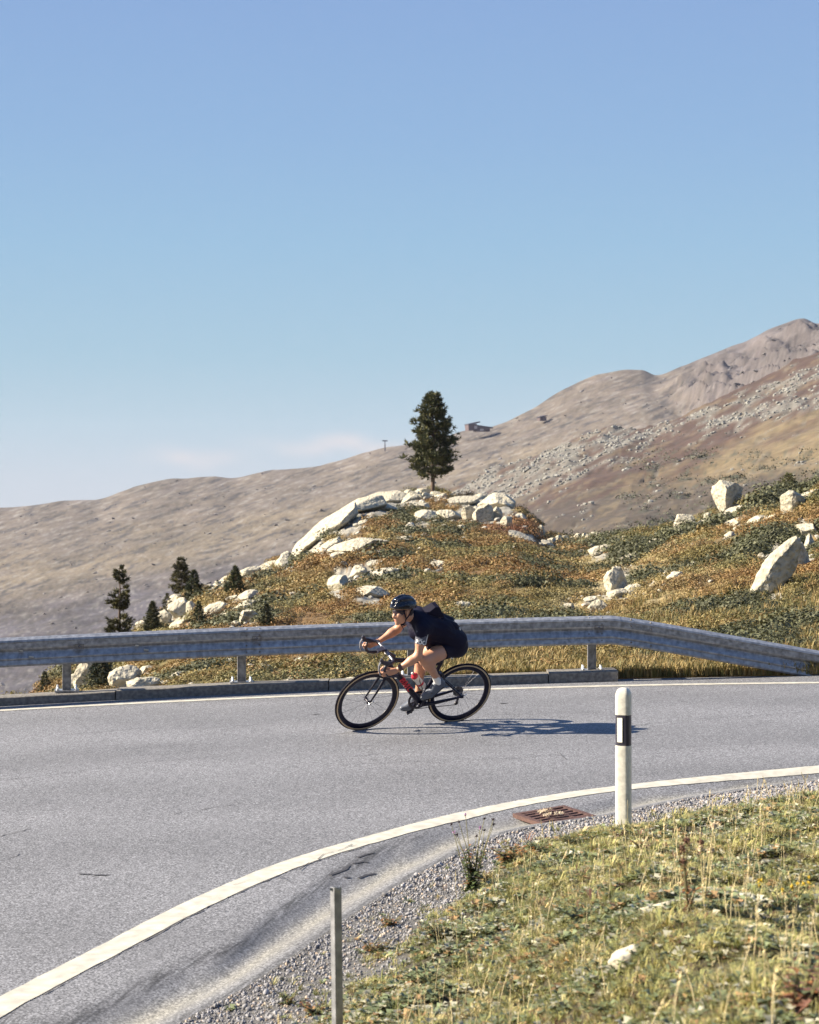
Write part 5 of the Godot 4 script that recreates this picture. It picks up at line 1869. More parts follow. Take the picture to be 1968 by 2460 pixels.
func make_bicycle() -> void:
	bike_materials()
	var t := thing("road_bicycle", "black road racing bicycle with red lettering and tan sidewalls, leaning into the bend", "bicycle", bike_frame())
	wheel(t, Transform3D(Basis(Vector3(0, 0, 1), 0.1), Vector3(0.485, 0.336, 0)), true)
	# everything that steers turns about the head tube by a few degrees
	var axis := (STEER_B - STEER_A).normalized()
	var st := Basis(axis, deg_to_rad(4.5))
	var steer := Transform3D(st, STEER_A - st * STEER_A)
	wheel(t, steer * Transform3D(Basis(Vector3(0, 0, 1), 0.4), Vector3(-0.485, 0.336, 0)), false)
	var g := Geo.new()
	# main triangle
	g.tube([Vector3(-0.322, 0.715, 0), Vector3(-0.2, 0.588, 0), Vector3(0.02, 0.330, 0), BB], [0.024, 0.030, 0.031, 0.034], 12, false, 0.8)
	g.tube([Vector3(-0.300, 0.772, 0), Vector3(-0.1, 0.752, 0), Vector3(0.195, 0.690, 0)], [0.024, 0.020, 0.017], 10)
	g.tube([BB, Vector3(0.145, 0.46, 0), Vector3(0.225, 0.712, 0)], [0.030, 0.022, 0.020], 10, false, 0.75)
	g.tube([STEER_A, STEER_B], [0.030, 0.026], 12)
	g.tube([BB - Vector3(0, 0, 0.042), BB + Vector3(0, 0, 0.042)], 0.030, 12)
	for s in [-1.0, 1.0]:
		g.tube([Vector3(0.182, 0.588, 0.012 * s), Vector3(0.26, 0.53, 0.035 * s), Vector3(0.47, 0.348, 0.062 * s)], [0.013, 0.011, 0.009], 8)
		g.tube([BB + Vector3(0.02, -0.004, 0.03 * s), Vector3(0.2, 0.278, 0.05 * s), Vector3(0.485, 0.334, 0.064 * s)], [0.022, 0.018, 0.011], 8)
		g.box(Transform3D(Basis(), Vector3(0.486, 0.335, 0.065 * s)), Vector3(0.03, 0.035, 0.007))
	part(t, "frame", g, M.carbon)
	var frame: Node = t.get_node("frame")
	# lettering along the down tube, on both sides
	for s in [1.0, -1.0]:
		var tm := TextMesh.new()
		tm.text = "BMC"
		tm.font = font_of(true)
		tm.font_size = 64
		tm.pixel_size = 0.00122
		tm.depth = 0.004
		var dir: Vector3 = Vector3(0.655, -0.755, 0).normalized() * s
		var z := Vector3(0, 0, s)
		var o := MeshInstance3D.new()
		o.name = "lettering"
		o.mesh = tm
		o.material_override = M.red
		frame.add_child(o, true)
		o.transform = Transform3D(Basis(dir * 1.12, z.cross(dir) * 1.0, z), Vector3(-0.118, 0.497, 0.0255 * s))
	# fork and bars
	g = Geo.new()
	g.tube([STEER_A + axis * 0.01, STEER_A - axis * 0.06], [0.026, 0.022], 10)
	for s in [-1.0, 1.0]:
		g.tube([STEER_A - axis * 0.035 + Vector3(0, 0, 0.012 * s), Vector3(-0.360, 0.60, 0.040 * s), Vector3(-0.425, 0.46, 0.048 * s), Vector3(-0.485, 0.336, 0.05 * s)], [0.020, 0.018, 0.013, 0.009], 8, false, 0.6)
	var fk := part(t, "fork", g, M.carbon)
	fk.transform = steer
	g = Geo.new()
	g.tube([STEER_B + axis * 0.0, STEER_B + axis * 0.045], 0.018, 10)
	g.tube([STEER_B + axis * 0.03, Vector3(-0.385, 0.872, 0)], [0.018, 0.021], 10)
	part(t, "stem", g, M.black).transform = steer
	g = Geo.new()
	var tops := []
	for i in 13:
		var z := lerpf(-0.155, 0.155, i / 12.0)
		tops.append(Vector3(-0.385, 0.878, z))
	g.tube(tops, [0.0115, 0.0115, 0.012, 0.013, 0.0155, 0.0155, 0.0155, 0.0155, 0.0155, 0.013, 0.012, 0.0115, 0.0115], 10)
	var bar := part(t, "handlebar", g, M.bar)
	bar.transform = steer
	for s in [-1.0, 1.0]:
		g = Geo.new()
		g.tube([Vector3(-0.385, 0.878, 0.15 * s), Vector3(-0.398, 0.879, 0.185 * s), Vector3(-0.44, 0.880, 0.200 * s), Vector3(-0.48, 0.862, 0.203 * s), Vector3(-0.493, 0.825, 0.204 * s), Vector3(-0.480, 0.780, 0.206 * s), Vector3(-0.445, 0.748, 0.208 * s), Vector3(-0.39, 0.738, 0.210 * s), Vector3(-0.335, 0.738, 0.212 * s)], 0.0152, 10)
		part(bar, "drop", g, M.black)
		g = Geo.new()
		g.tube([Vector3(-0.45, 0.880, 0.201 * s), Vector3(-0.49, 0.890, 0.202 * s), Vector3(-0.525, 0.905, 0.202 * s), Vector3(-0.540, 0.932, 0.202 * s), Vector3(-0.538, 0.945, 0.202 * s)], [0.019, 0.022, 0.021, 0.018, 0.010], 10)
		var hood := part(bar, "brake_hood", g, M.black)
		g = Geo.new()
		g.tube([Vector3(-0.540, 0.915, 0.202 * s), Vector3(-0.555, 0.87, 0.206 * s), Vector3(-0.545, 0.81, 0.21 * s), Vector3(-0.520, 0.765, 0.212 * s)], [0.008, 0.009, 0.009, 0.007], 6, false, 1.5)
		part(hood, "brake_lever", g, M.bar)
	g = Geo.new()
	g.tube([Vector3(-0.41, 0.874, 0.05), Vector3(-0.455, 0.84, 0.055), Vector3(-0.452, 0.775, 0.03), Vector3(-0.41, 0.735, 0.012), Vector3(-0.36, 0.70, 0.006)], 0.0035, 5)
	g.tube([Vector3(-0.41, 0.874, -0.04), Vector3(-0.46, 0.83, -0.04), Vector3(-0.44, 0.765, -0.01), Vector3(-0.37, 0.72, 0.0)], 0.0035, 5)
	part(t, "cable", g, M.black).transform = steer
	g = Geo.new()
	g.box(Transform3D(Basis(Vector3(0, 0, 1), 0.25), Vector3(-0.445, 0.905, 0)), Vector3(0.07, 0.018, 0.046))
	g.box(Transform3D(Basis(Vector3(0, 0, 1), 0.25), Vector3(-0.402, 0.893, 0)), Vector3(0.05, 0.012, 0.02))
	part(t, "bike_computer", g, M.black).transform = steer
	# brakes
	g = Geo.new()
	g.box(Transform3D(Basis(), Vector3(-0.372, 0.672, 0)), Vector3(0.03, 0.035, 0.05))
	for s in [-1.0, 1.0]:
		g.tube([Vector3(-0.375, 0.685, 0.015 * s), Vector3(-0.385, 0.665, 0.032 * s), Vector3(-0.378, 0.635, 0.028 * s)], 0.009, 6)
	part(t, "front_brake", g, M.black).transform = steer
	g = Geo.new()
	g.box(Transform3D(Basis(), Vector3(0.235, 0.575, 0)), Vector3(0.035, 0.035, 0.05))
	for s in [-1.0, 1.0]:
		g.tube([Vector3(0.245, 0.592, 0.015 * s), Vector3(0.262, 0.572, 0.034 * s), Vector3(0.262, 0.545, 0.028 * s)], 0.009, 6)
	part(t, "rear_brake", g, M.black)
	# seat post and saddle
	g = Geo.new()
	g.tube([Vector3(0.218, 0.69, 0), Vector3(0.252, 0.800, 0)], [0.017, 0.015], 10, false, 0.7)
	part(t, "seat_post", g, M.carbon)
	g = Geo.new()
	var sr := []
	for i in 9:
		var f := i / 8.0
		var x := lerpf(0.115, 0.385, f)
		var hw := lerpf(0.018, 0.072, smoothstep(0.35, 1.0, f))
		var y := 0.825 + 0.012 * sin(f * 3.0 + 2.2)
		sr.append([Vector3(x, y - 0.028, -hw * 0.7), Vector3(x, y - 0.012, -hw), Vector3(x, y, -hw * 0.75), Vector3(x, y + 0.006, 0), Vector3(x, y, hw * 0.75), Vector3(x, y - 0.012, hw), Vector3(x, y - 0.028, hw * 0.7)])
	g.grid(sr, true)
	part(t, "saddle", g, M.black)
	# drivetrain on the far side
	g = Geo.new()
	var teeth := []
	for i in 100:
		var a := TAU * i / 100.0
		var rr := 0.104 if i % 2 == 0 else 0.099
		teeth.append([Vector3(cos(a) * 0.078, sin(a) * 0.078, -0.045) + BB, Vector3(cos(a) * rr, sin(a) * rr, -0.045) + BB, Vector3(cos(a) * rr, sin(a) * rr, -0.049) + BB, Vector3(cos(a) * 0.078, sin(a) * 0.078, -0.049) + BB])
	teeth.append(teeth[0])
	g.grid(teeth)
	for i in 4:
		var a := TAU * i / 4.0 + 0.5
		g.tube([BB + Vector3(0, 0, -0.05), BB + Vector3(cos(a) * 0.085, sin(a) * 0.085, -0.047)], [0.014, 0.009], 6)
	part(t, "chainring", g, M.black)
	var pn := Vector3(0.105, 0.415, 0)
	for s in [1.0, -1.0]:
		var tip: Vector3 = BB + (pn - BB) * s * 1.05
		g = Geo.new()
		g.tube([BB + Vector3(0, 0, 0.06 * s), tip + Vector3(0, 0, 0.072 * s)], [0.017, 0.012], 8, false, 0.6)
		var cr := part(t, "crank_arm", g, M.carbon)
		g = Geo.new()
		var along := Vector3(-0.78, -0.62, 0) if s > 0 else Vector3(-0.62, -0.5, 0)
		g.box(Transform3D(Basis(along.normalized(), Vector3(0, 0, 1).cross(along.normalized()), Vector3(0, 0, 1)), tip + Vector3(0, 0, 0.112 * s)), Vector3(0.085, 0.018, 0.058))
		g.tube([tip + Vector3(0, 0, 0.07 * s), tip + Vector3(0, 0, 0.13 * s)], 0.008, 8)
		part(cr, "pedal", g, M.black)
		g = Geo.new()
		g.tube([tip + Vector3(0, 0, 0.078 * s), tip + Vector3(0, 0, 0.083 * s)], 0.009, 10)
		part(cr, "pedal_bolt", g, M.steel)
	g = Geo.new()
	for k in 7:
		var rr := 0.055 - k * 0.005
		var z := -0.030 - k * 0.0038
		g.lathe([Vector2(0.012, z), Vector2(rr, z), Vector2(rr, z - 0.002), Vector2(0.012, z - 0.002)], 26, Transform3D(Basis(Vector3.RIGHT, PI / 2), Vector3(0.485, 0.336, z - 0.001 * k)) * Transform3D(Basis(), Vector3(0, -z, 0)))
	part(t, "cassette", g, M.bolt)
	g = Geo.new()
	var ca := [BB + Vector3(0.0, 0.102, -0.047), Vector3(0.485, 0.385, -0.045)]
	var jw := [Vector3(0.515, 0.275, -0.05), Vector3(0.500, 0.185, -0.05)]
	for run in [[ca[0], ca[1]], [BB + Vector3(0.0, -0.102, -0.047), jw[1] + Vector3(0, -0.018, 0)], [jw[1] + Vector3(0.02, 0, 0), jw[0] - Vector3(0.018, 0, 0)]]:
		g.tube(run, 0.0045, 4, false, 0.7)
	part(t, "chain", g, M.bolt)
	g = Geo.new()
	for q in jw:
		g.tube([q - Vector3(0, 0, 0.004), q + Vector3(0, 0, 0.004)], 0.021, 12)
	g.tube([jw[0], jw[1]], 0.011, 6)
	g.tube([Vector3(0.495, 0.322, -0.06), Vector3(0.525, 0.305, -0.062), jw[0]], [0.012, 0.014, 0.012], 6)
	part(t, "rear_derailleur", g, M.black)
	# bottle cage
	g = Geo.new()
	var ax := Vector3(0.655, -0.755, 0).normalized()
	var up := Vector3(0.755, 0.655, 0)
	var c0 := Vector3(-0.045, 0.472, 0) + up * 0.036
	for s in [-1.0, 1.0]:
		g.tube([c0 + ax * 0.105, c0 + ax * 0.10 + up * 0.02 + Vector3(0, 0, 0.034 * s), c0 + up * 0.045 + Vector3(0, 0, 0.039 * s), c0 - ax * 0.03 + up * 0.062 + Vector3(0, 0, 0.025 * s)], 0.0035, 5)
	g.tube([c0 - ax * 0.06, c0 + ax * 0.105, c0 + ax * 0.108 + up * 0.05], 0.005, 5)
	part(t, "bottle_cage", g, M.black)

func font_of(bold: bool) -> SystemFont:
	var f := SystemFont.new()
	f.font_names = PackedStringArray(["Droid Sans"])
	f.font_weight = 700 if bold else 400
	return f

func make_bottle() -> void:
	var ax := Vector3(-0.655, 0.755, 0).normalized()
	var up := Vector3(0.755, 0.655, 0).normalized()
	var foot := Vector3(0.022, 0.392, 0) + up * 0.076
	var b := Basis(up, ax, up.cross(ax))
	var t := thing("water_bottle", "white cycling bottle with a red lid held in the frame", "bottle", bike_frame() * Transform3D(b, foot))
	var g := Geo.new()
	var xf := Transform3D()
	g.lathe([Vector2(0, 0), Vector2(0.033, 0.0), Vector2(0.0365, 0.004), Vector2(0.0365, 0.05)], 20, xf)
	part(t, "base", g, M.bottle_white)
	g = Geo.new()
	g.lathe([Vector2(0.0367, 0.05), Vector2(0.0367, 0.075)], 20, xf)
	part(t, "red_stripe", g, M.red)
	g = Geo.new()
	g.lathe([Vector2(0.0365, 0.075), Vector2(0.0365, 0.10), Vector2(0.033, 0.108), Vector2(0.033, 0.118), Vector2(0.0365, 0.126), Vector2(0.0365, 0.158), Vector2(0.03, 0.168)], 20, xf)
	part(t, "body", g, M.bottle_white)
	g = Geo.new()
	g.lathe([Vector2(0.0345, 0.160), Vector2(0.035, 0.178), Vector2(0.028, 0.190), Vector2(0.016, 0.198), Vector2(0.014, 0.206), Vector2(0, 0.206)], 20, xf)
	part(t, "lid", g, M.red)
	g = Geo.new()
	g.lathe([Vector2(0.010, 0.205), Vector2(0.012, 0.218), Vector2(0.009, 0.224), Vector2(0, 0.224)], 12, xf)
	part(t, "nozzle", g, M.bottle_white)

# ---------------------------------------------------------------- the rider, in the bicycle's axes
# A field of tapered capsules and ellipsoids joined smoothly, meshed as surface nets.
func nets(bones: Array, cell: float, k: float, clips: Array = []) -> Geo:
	var lo := Vector3(1e9, 1e9, 1e9)
	var hi := -lo
	for b in bones:
		if b[0] is Basis:
			var m: float = maxf(b[2].x, maxf(b[2].y, b[2].z)) + 0.03
			lo = lo.min(b[1] - Vector3.ONE * m)
			hi = hi.max(b[1] + Vector3.ONE * m)
		else:
			var m: float = maxf(b[2], b[3]) + 0.03
			lo = lo.min(b[0].min(b[1]) - Vector3.ONE * m)
			hi = hi.max(b[0].max(b[1]) + Vector3.ONE * m)
	var nx := int((hi.x - lo.x) / cell) + 2
	var ny := int((hi.y - lo.y) / cell) + 2
	var nz := int((hi.z - lo.z) / cell) + 2
	var acc := PackedFloat32Array()
	acc.resize(nx * ny * nz)
	var reach := 3.2 / k
	for b in bones:
		var a0: Vector3
		var a1: Vector3
		var ell: bool = b[0] is Basis
		if ell:
			var m: float = maxf(b[2].x, maxf(b[2].y, b[2].z)) + reach
			a0 = b[1] - Vector3.ONE * m
			a1 = b[1] + Vector3.ONE * m
		else:
			var m: float = maxf(b[2], b[3]) + reach
			a0 = b[0].min(b[1]) - Vector3.ONE * m
			a1 = b[0].max(b[1]) + Vector3.ONE * m
		var i0 := maxi(0, int((a0.x - lo.x) / cell))
		var i1 := mini(nx - 1, int((a1.x - lo.x) / cell) + 1)
		var j0 := maxi(0, int((a0.y - lo.y) / cell))
		var j1 := mini(ny - 1, int((a1.y - lo.y) / cell) + 1)
		var k0 := maxi(0, int((a0.z - lo.z) / cell))
		var k1 := mini(nz - 1, int((a1.z - lo.z) / cell) + 1)
		var pa: Vector3 = b[1] if ell else b[0]
		var ab: Vector3 = Vector3.ZERO if ell else b[1] - b[0]
		var len2 := maxf(ab.length_squared(), 1e-9)
		var bs: Basis = b[0].transposed() if ell else Basis()
		var rad: Vector3 = b[2] if ell else Vector3.ONE
		var ra: float = 0.0 if ell else b[2]
		var rb: float = 0.0 if ell else b[3]
		for i in range(i0, i1 + 1):
			for j in range(j0, j1 + 1):
				var at0 := (i * ny + j) * nz
				for l in range(k0, k1 + 1):
					var p := lo + Vector3(i, j, l) * cell
					var d: float
					if ell:
						var q := bs * (p - pa)
						var e := q / rad
						var l0 := e.length()
						var l1 := (e / rad).length()
						d = l0 * (l0 - 1.0) / maxf(l1, 1e-6)
					else:
						var t := clampf((p - pa).dot(ab) / len2, 0.0, 1.0)
						d = p.distance_to(pa + ab * t) - lerpf(ra, rb, t)
					if d < reach:
						acc[at0 + l] += exp(-k * maxf(d, -0.12))
	for c in clips:   # [point, normal]: what lies beyond the plane is cut away
		for i in nx:
			for j in ny:
				for l in nz:
					var p := lo + Vector3(i, j, l) * cell
					var d: float = (p - c[0]).dot(c[1])
					if d > 0.0 and (c.size() < 3 or p.distance_to(c[0]) < c[2]):
						acc[(i * ny + j) * nz + l] = minf(acc[(i * ny + j) * nz + l], exp(-k * d))
	for i in acc.size():
		acc[i] = -log(maxf(acc[i], 1e-5)) / k
	var g := Geo.new()
	var id := PackedInt32Array()
	id.resize(nx * ny * nz)
	id.fill(-1)
	var sx := ny * nz
	var offs := [0, sx, nz, sx + nz, 1, sx + 1, nz + 1, sx + nz + 1]
	var edges := [[0, 1], [2, 3], [4, 5], [6, 7], [0, 2], [1, 3], [4, 6], [5, 7], [0, 4], [1, 5], [2, 6], [3, 7]]
	for i in nx - 1:
		for j in ny - 1:
			for l in nz - 1:
				var c0 := i * sx + j * nz + l
				var n := 0
				for o in offs:
					if acc[c0 + o] < 0.0:
						n += 1
				if n == 0 or n == 8:
					continue
				var s := Vector3.ZERO
				var m := 0
				for e in edges:
					var a := acc[c0 + offs[e[0]]]
					var b := acc[c0 + offs[e[1]]]
					if (a < 0.0) != (b < 0.0):
						var t := a / (a - b)
						var va := Vector3(e[0] & 1, (e[0] >> 1) & 1, (e[0] >> 2) & 1)
						var vb := Vector3(e[1] & 1, (e[1] >> 1) & 1, (e[1] >> 2) & 1)
						s += va.lerp(vb, t)
						m += 1
				id[c0] = g.p(lo + (Vector3(i, j, l) + s / m) * cell)
	for i in range(1, nx - 1):
		for j in range(1, ny - 1):
			for l in range(1, nz - 1):
				var c0 := i * sx + j * nz + l
				var ins := acc[c0] < 0.0
				if ins != (acc[c0 + sx] < 0.0):
					net_quad(g, id[c0], id[c0 - nz], id[c0 - nz - 1], id[c0 - 1], ins)
				if ins != (acc[c0 + nz] < 0.0):
					net_quad(g, id[c0], id[c0 - 1], id[c0 - sx - 1], id[c0 - sx], ins)
				if ins != (acc[c0 + 1] < 0.0):
					net_quad(g, id[c0], id[c0 - sx], id[c0 - sx - nz], id[c0 - nz], ins)
	return g

func net_quad(g: Geo, a: int, b: int, c: int, d: int, flip: bool) -> void:
	if a < 0 or b < 0 or c < 0 or d < 0:
		return
	if flip:
		g.quad(a, d, c, b)
	else:
		g.quad(a, b, c, d)

func hand(wrist: Vector3, knuckles: Vector3, bar: Vector3, bar_up: Vector3, inward: Vector3, out: Geo, lever := false) -> void:
	# palm from the wrist to the knuckles, four fingers closed round the bar, the thumb round its inner side
	var fwd := (knuckles - wrist).normalized()
	var across := (bar_up - fwd * fwd.dot(bar_up)).normalized()
	var bones := [[wrist, wrist.lerp(knuckles, 0.5), 0.022, 0.026]]
	for q in [-0.026, -0.009, 0.009, 0.026]:
		bones.append([wrist + across * q * 0.5, knuckles + across * q, 0.018, 0.0125])
	var lens := [0.92, 1.0, 0.96, 0.78]
	var outw := -inward
	for i in 4:
		var q: float = 0.027 - i * 0.018
		var k0 := knuckles + across * q
		var c := bar + across * q
		var l: float = lens[i]
		var p1 := c + fwd * 0.012 * l + outw * 0.027
		var p2 := c + fwd * 0.030 * l + outw * 0.004
		var p3 := c + fwd * 0.020 * l - outw * 0.022
		if lever and i == 0:
			p1 = k0 + fwd * 0.035 + outw * 0.01
			p2 = p1 + fwd * 0.028 - outw * 0.006
			p3 = p2 + fwd * 0.018 - outw * 0.016 - across * 0.004
		bones.append([k0, p1, 0.0098, 0.0088])
		bones.append([p1, p2, 0.0088, 0.0082])
		bones.append([p2, p3, 0.0082, 0.0070])
	var t0 := wrist.lerp(knuckles, 0.35) + inward * 0.016 + across * 0.012
	var t1 := bar - fwd * 0.014 + inward * 0.024 + across * 0.030
	var t2 := bar + fwd * 0.012 + inward * 0.021 + across * 0.020
	bones.append([t0, t1, 0.013, 0.0105])
	bones.append([t1, t2, 0.0102, 0.008])
	out.add(nets(bones, 0.0045, 320.0))

func make_person() -> void:
	var xf := bike_frame()
	var inv := xf.basis.inverse()
	var t := thing("person", "cyclist in black jersey and shorts with a black helmet, crouched low in the turn", "person", xf)
	var skin := mat(Color(0.47, 0.245, 0.155), 0.5)
	skin.subsurf_scatter_enabled = true
	skin.subsurf_scatter_strength = 0.08
	var cloth := mat(Color(0.0062, 0.0056, 0.0190), 0.7)
	cloth.metallic_specular = 0.3
	var grey := mat(Color(0.085, 0.088, 0.115), 0.85)
	var shoe := mat(Color(0.085, 0.10, 0.135), 0.45)
	var sole := mat(Color(0.03, 0.03, 0.04), 0.5)
	var sock := mat(Color(0.74, 0.74, 0.74), 0.85)
	var gloss := mat(Color(0.006, 0.007, 0.016), 0.14)
	gloss.clearcoat_enabled = true
	gloss.clearcoat = 0.4
	gloss.metallic_specular = 0.4
	gloss.clearcoat_roughness = 0.05
	# joints
	var shN := Vector3(-0.125, 1.195, 0.160)
	var elN := Vector3(-0.176, 0.965, 0.262)
	var wrN := Vector3(-0.352, 0.795, 0.218)
	var shF := Vector3(-0.110, 1.185, -0.160)
	var elF := Vector3(-0.170, 0.945, -0.262)
	var wrF := Vector3(-0.370, 0.842, -0.222)
	var hipN := Vector3(0.245, 0.925, 0.085)
	var knN := Vector3(-0.088, 0.905, 0.235)
	var anN := Vector3(0.135, 0.618, 0.128)
	var hipF := Vector3(0.245, 0.905, -0.085)
	var knF := Vector3(0.070, 0.650, -0.135)
	var anF := Vector3(0.105, 0.318, -0.115)
	var head := Vector3(-0.292, 1.308, 0.015)
	var torso := [
		[Vector3(-0.055, 1.165, 0.062), Vector3(0.12, 1.105, 0.055), 0.100, 0.095], [Vector3(-0.055, 1.165, -0.062), Vector3(0.12, 1.105, -0.055), 0.100, 0.095],
		[Vector3(0.12, 1.105, 0.055), Vector3(0.27, 0.975, 0.060), 0.095, 0.105], [Vector3(0.12, 1.105, -0.055), Vector3(0.27, 0.975, -0.060), 0.095, 0.105],
		[Vector3(-0.09, 1.185, 0.12), Vector3(-0.09, 1.185, -0.12), 0.062, 0.062],
		[Vector3(-0.10, 1.13, 0.05), Vector3(-0.10, 1.13, -0.05), 0.070, 0.070],
		[Vector3(0.305, 0.935, 0.062), Vector3(0.305, 0.935, -0.062), 0.098, 0.098],
	]
	var body := torso.duplicate()
	body.append_array([
		[shN, shN.lerp(elN, 0.5), 0.046, 0.041], [shN.lerp(elN, 0.5), elN, 0.041, 0.034], [elN, elN.lerp(wrN, 0.3), 0.034, 0.036], [elN.lerp(wrN, 0.3), wrN, 0.036, 0.023],
		[shF, shF.lerp(elF, 0.5), 0.046, 0.041], [shF.lerp(elF, 0.5), elF, 0.041, 0.034], [elF, elF.lerp(wrF, 0.3), 0.034, 0.036], [elF.lerp(wrF, 0.3), wrF, 0.036, 0.023],
		[hipN, hipN.lerp(knN, 0.55), 0.086, 0.068], [hipN.lerp(knN, 0.55), knN, 0.068, 0.050],
		[knN, knN.lerp(anN, 0.32), 0.047, 0.051], [knN.lerp(anN, 0.32) + Vector3(0.012, 0.0, 0), anN, 0.050, 0.029],
		[hipF, hipF.lerp(knF, 0.55), 0.084, 0.064], [hipF.lerp(knF, 0.55), knF, 0.064, 0.050],
		[knF, knF.lerp(anF, 0.32), 0.046, 0.048], [knF.lerp(anF, 0.32), anF, 0.048, 0.029],
		[anN, anN + Vector3(0.02, -0.05, 0), 0.029, 0.03], [anF, anF + Vector3(0.01, -0.05, 0), 0.029, 0.03],
		[Vector3(-0.115, 1.215, 0), Vector3(-0.235, 1.262, 0.01), 0.058, 0.052],
	])
	var bg := nets(body, 0.0125, 70.0)
	hand(wrN, Vector3(-0.432, 0.772, 0.214), Vector3(-0.474, 0.786, 0.206), Vector3(-0.25, 0.95, 0), Vector3(0, 0.1, -1).normalized(), bg, true)
	hand(wrF, Vector3(-0.450, 0.822, -0.214), Vector3(-0.492, 0.830, -0.204), Vector3(-0.1, 1.0, 0), Vector3(0, 0.1, 1).normalized(), bg, true)
	# head: its own axes, looking where the bend goes and held upright against the lean
	var hy := deg_to_rad(32.0)
	var fw := Vector3(-cos(hy), -0.16, sin(hy)).normalized()
	var upw := Vector3(-0.10, 1.0, 0.10)
	var sw := upw.cross(fw).normalized()   # to the rider's left
	upw = fw.cross(sw).normalized()
	var fx := (inv * fw).normalized()
	var ux := (inv * upw).normalized()
	var lx := (inv * sw).normalized()
	var hb := Basis(lx, ux, fx)
	var H := func(side: float, up: float, front: float) -> Vector3: return head + lx * side + ux * up + fx * front
	var hbones := [
		[hb, H.call(0, 0.03, -0.012), Vector3(0.073, 0.085, 0.092)],
		[hb, H.call(0, -0.03, 0.028), Vector3(0.058, 0.075, 0.062)],
		[H.call(0, -0.085, 0.062), H.call(0, -0.092, 0.072), 0.020, 0.017],
		[H.call(0.036, -0.075, 0.012), H.call(0, -0.092, 0.066), 0.020, 0.018], [H.call(-0.036, -0.075, 0.012), H.call(0, -0.092, 0.066), 0.020, 0.018],
		[H.call(0, 0.006, 0.083), H.call(0, -0.028, 0.104), 0.010, 0.0125],
		[H.call(0.011, -0.034, 0.092), H.call(-0.011, -0.034, 0.092), 0.009, 0.009],
		[H.call(0.035, -0.018, 0.060), H.call(0.040, -0.03, 0.045), 0.026, 0.024], [H.call(-0.035, -0.018, 0.060), H.call(-0.040, -0.03, 0.045), 0.026, 0.024],
		[H.call(0.014, -0.060, 0.083), H.call(-0.014, -0.060, 0.083), 0.009, 0.009],
		[H.call(0.012, -0.071, 0.080), H.call(-0.012, -0.071, 0.080), 0.009, 0.009],
		[H.call(0.076, 0.012, -0.012), H.call(0.072, -0.026, -0.002), 0.012, 0.009], [H.call(-0.076, 0.012, -0.012), H.call(-0.072, -0.026, -0.002), 0.012, 0.009],
		[H.call(0, -0.045, -0.02), Vector3(-0.20, 1.25, 0.008), 0.050, 0.050],
	]
	bg.add(nets(hbones, 0.006, 190.0))
	part(t, "body", bg, skin)
	var lips := nets([[H.call(0.013, -0.062, 0.0895), H.call(-0.013, -0.062, 0.0895), 0.0055, 0.0055], [H.call(0.011, -0.070, 0.087), H.call(-0.011, -0.070, 0.087), 0.0055, 0.0055]], 0.003, 400.0)
	part(t, "lips", lips, mat(Color(0.36, 0.11, 0.09), 0.45))
	# jersey over the torso; the sleeves are grey
	var jer := []
	for b in torso.slice(0, 6):
		jer.append([b[0], b[1], b[2] + 0.014, b[3] + 0.014])
	jer.append([Vector3(0.29, 0.975, 0.062), Vector3(0.29, 0.975, -0.062), 0.112, 0.112])
	jer.append([shN, shN.lerp(elN, 0.22), 0.060, 0.056])
	jer.append([shF, shF.lerp(elF, 0.5), 0.060, 0.052])
	jer.append([Vector3(-0.115, 1.215, 0), Vector3(-0.165, 1.238, 0.004), 0.072, 0.064])
	jer.append([Vector3(-0.125, 1.105, 0.05), Vector3(-0.03, 1.03, 0.05), 0.075, 0.075])
	jer.append([Vector3(0.0, 1.04, 0.05), Vector3(0.10, 1.00, 0.05), 0.075, 0.085])
	var clipN := [hipN.lerp(knN, 0.30), (knN - hipN).normalized()]
	var jg := nets(jer, 0.010, 70.0)
	# folds in the cloth, drawn from the armpit to the waist
	for i in jg.v.size():
		var q := jg.v[i]
		var fold := n3.get_noise_3d(q.x * 5.0 + q.y * 9.0, q.y * 2.0 - q.x * 3.0, q.z * 4.0)
		jg.v[i] = q + (q - Vector3(0.08, 1.10, 0.0)).normalized() * fold * 0.009
	part(t, "jersey", jg, cloth)
	var d_arm := (elN - shN).normalized()
	var cut := shN.lerp(elN, 0.56)
	var sl := nets([[shN.lerp(elN, 0.10), shN.lerp(elN, 0.75), 0.0605, 0.049]], 0.008, 140.0, [[cut, d_arm]])
	var slv := part(t, "sleeve", sl, grey)
	var d_armF := (elF - shF).normalized()
	part(t, "sleeve", nets([[shF.lerp(elF, 0.2), shF.lerp(elF, 0.75), 0.0605, 0.049]], 0.009, 140.0, [[shF.lerp(elF, 0.5), d_armF]]), grey)
	# lettering round the hem of the sleeve and its white back seam
	var tow := inv * (EYE - (xf * shN.lerp(elN, 0.47))).normalized()
	tow = (tow - d_arm * tow.dot(d_arm)).normalized()
	var sidew := (-d_arm).cross(tow).normalized()
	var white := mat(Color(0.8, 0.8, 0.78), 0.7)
	var ch := ["P", "O", "C"]
	for i in 3:
		var a := (i - 1.0) * 0.62 - 0.05
		var nrm := tow * cos(a) + sidew * sin(a)
		var tang := sidew * cos(a) - tow * sin(a)
		var o := text(ch[i], 0.00082, 0.003)
		slv.add_child(o, true)
		o.material_override = white
		o.transform = Transform3D(Basis(tang, -d_arm, nrm), shN.lerp(elN, 0.475) + nrm * 0.0545)
	var ob := Geo.new()
	ob.box(Transform3D(Basis(sidew, -d_arm, tow), shN.lerp(elN, 0.475) - d_arm * 0.027 + tow * 0.055), Vector3(0.026, 0.005, 0.004))
	part(slv, "lettering_bar", ob, white)
	var seam := Geo.new()
	var sa := []
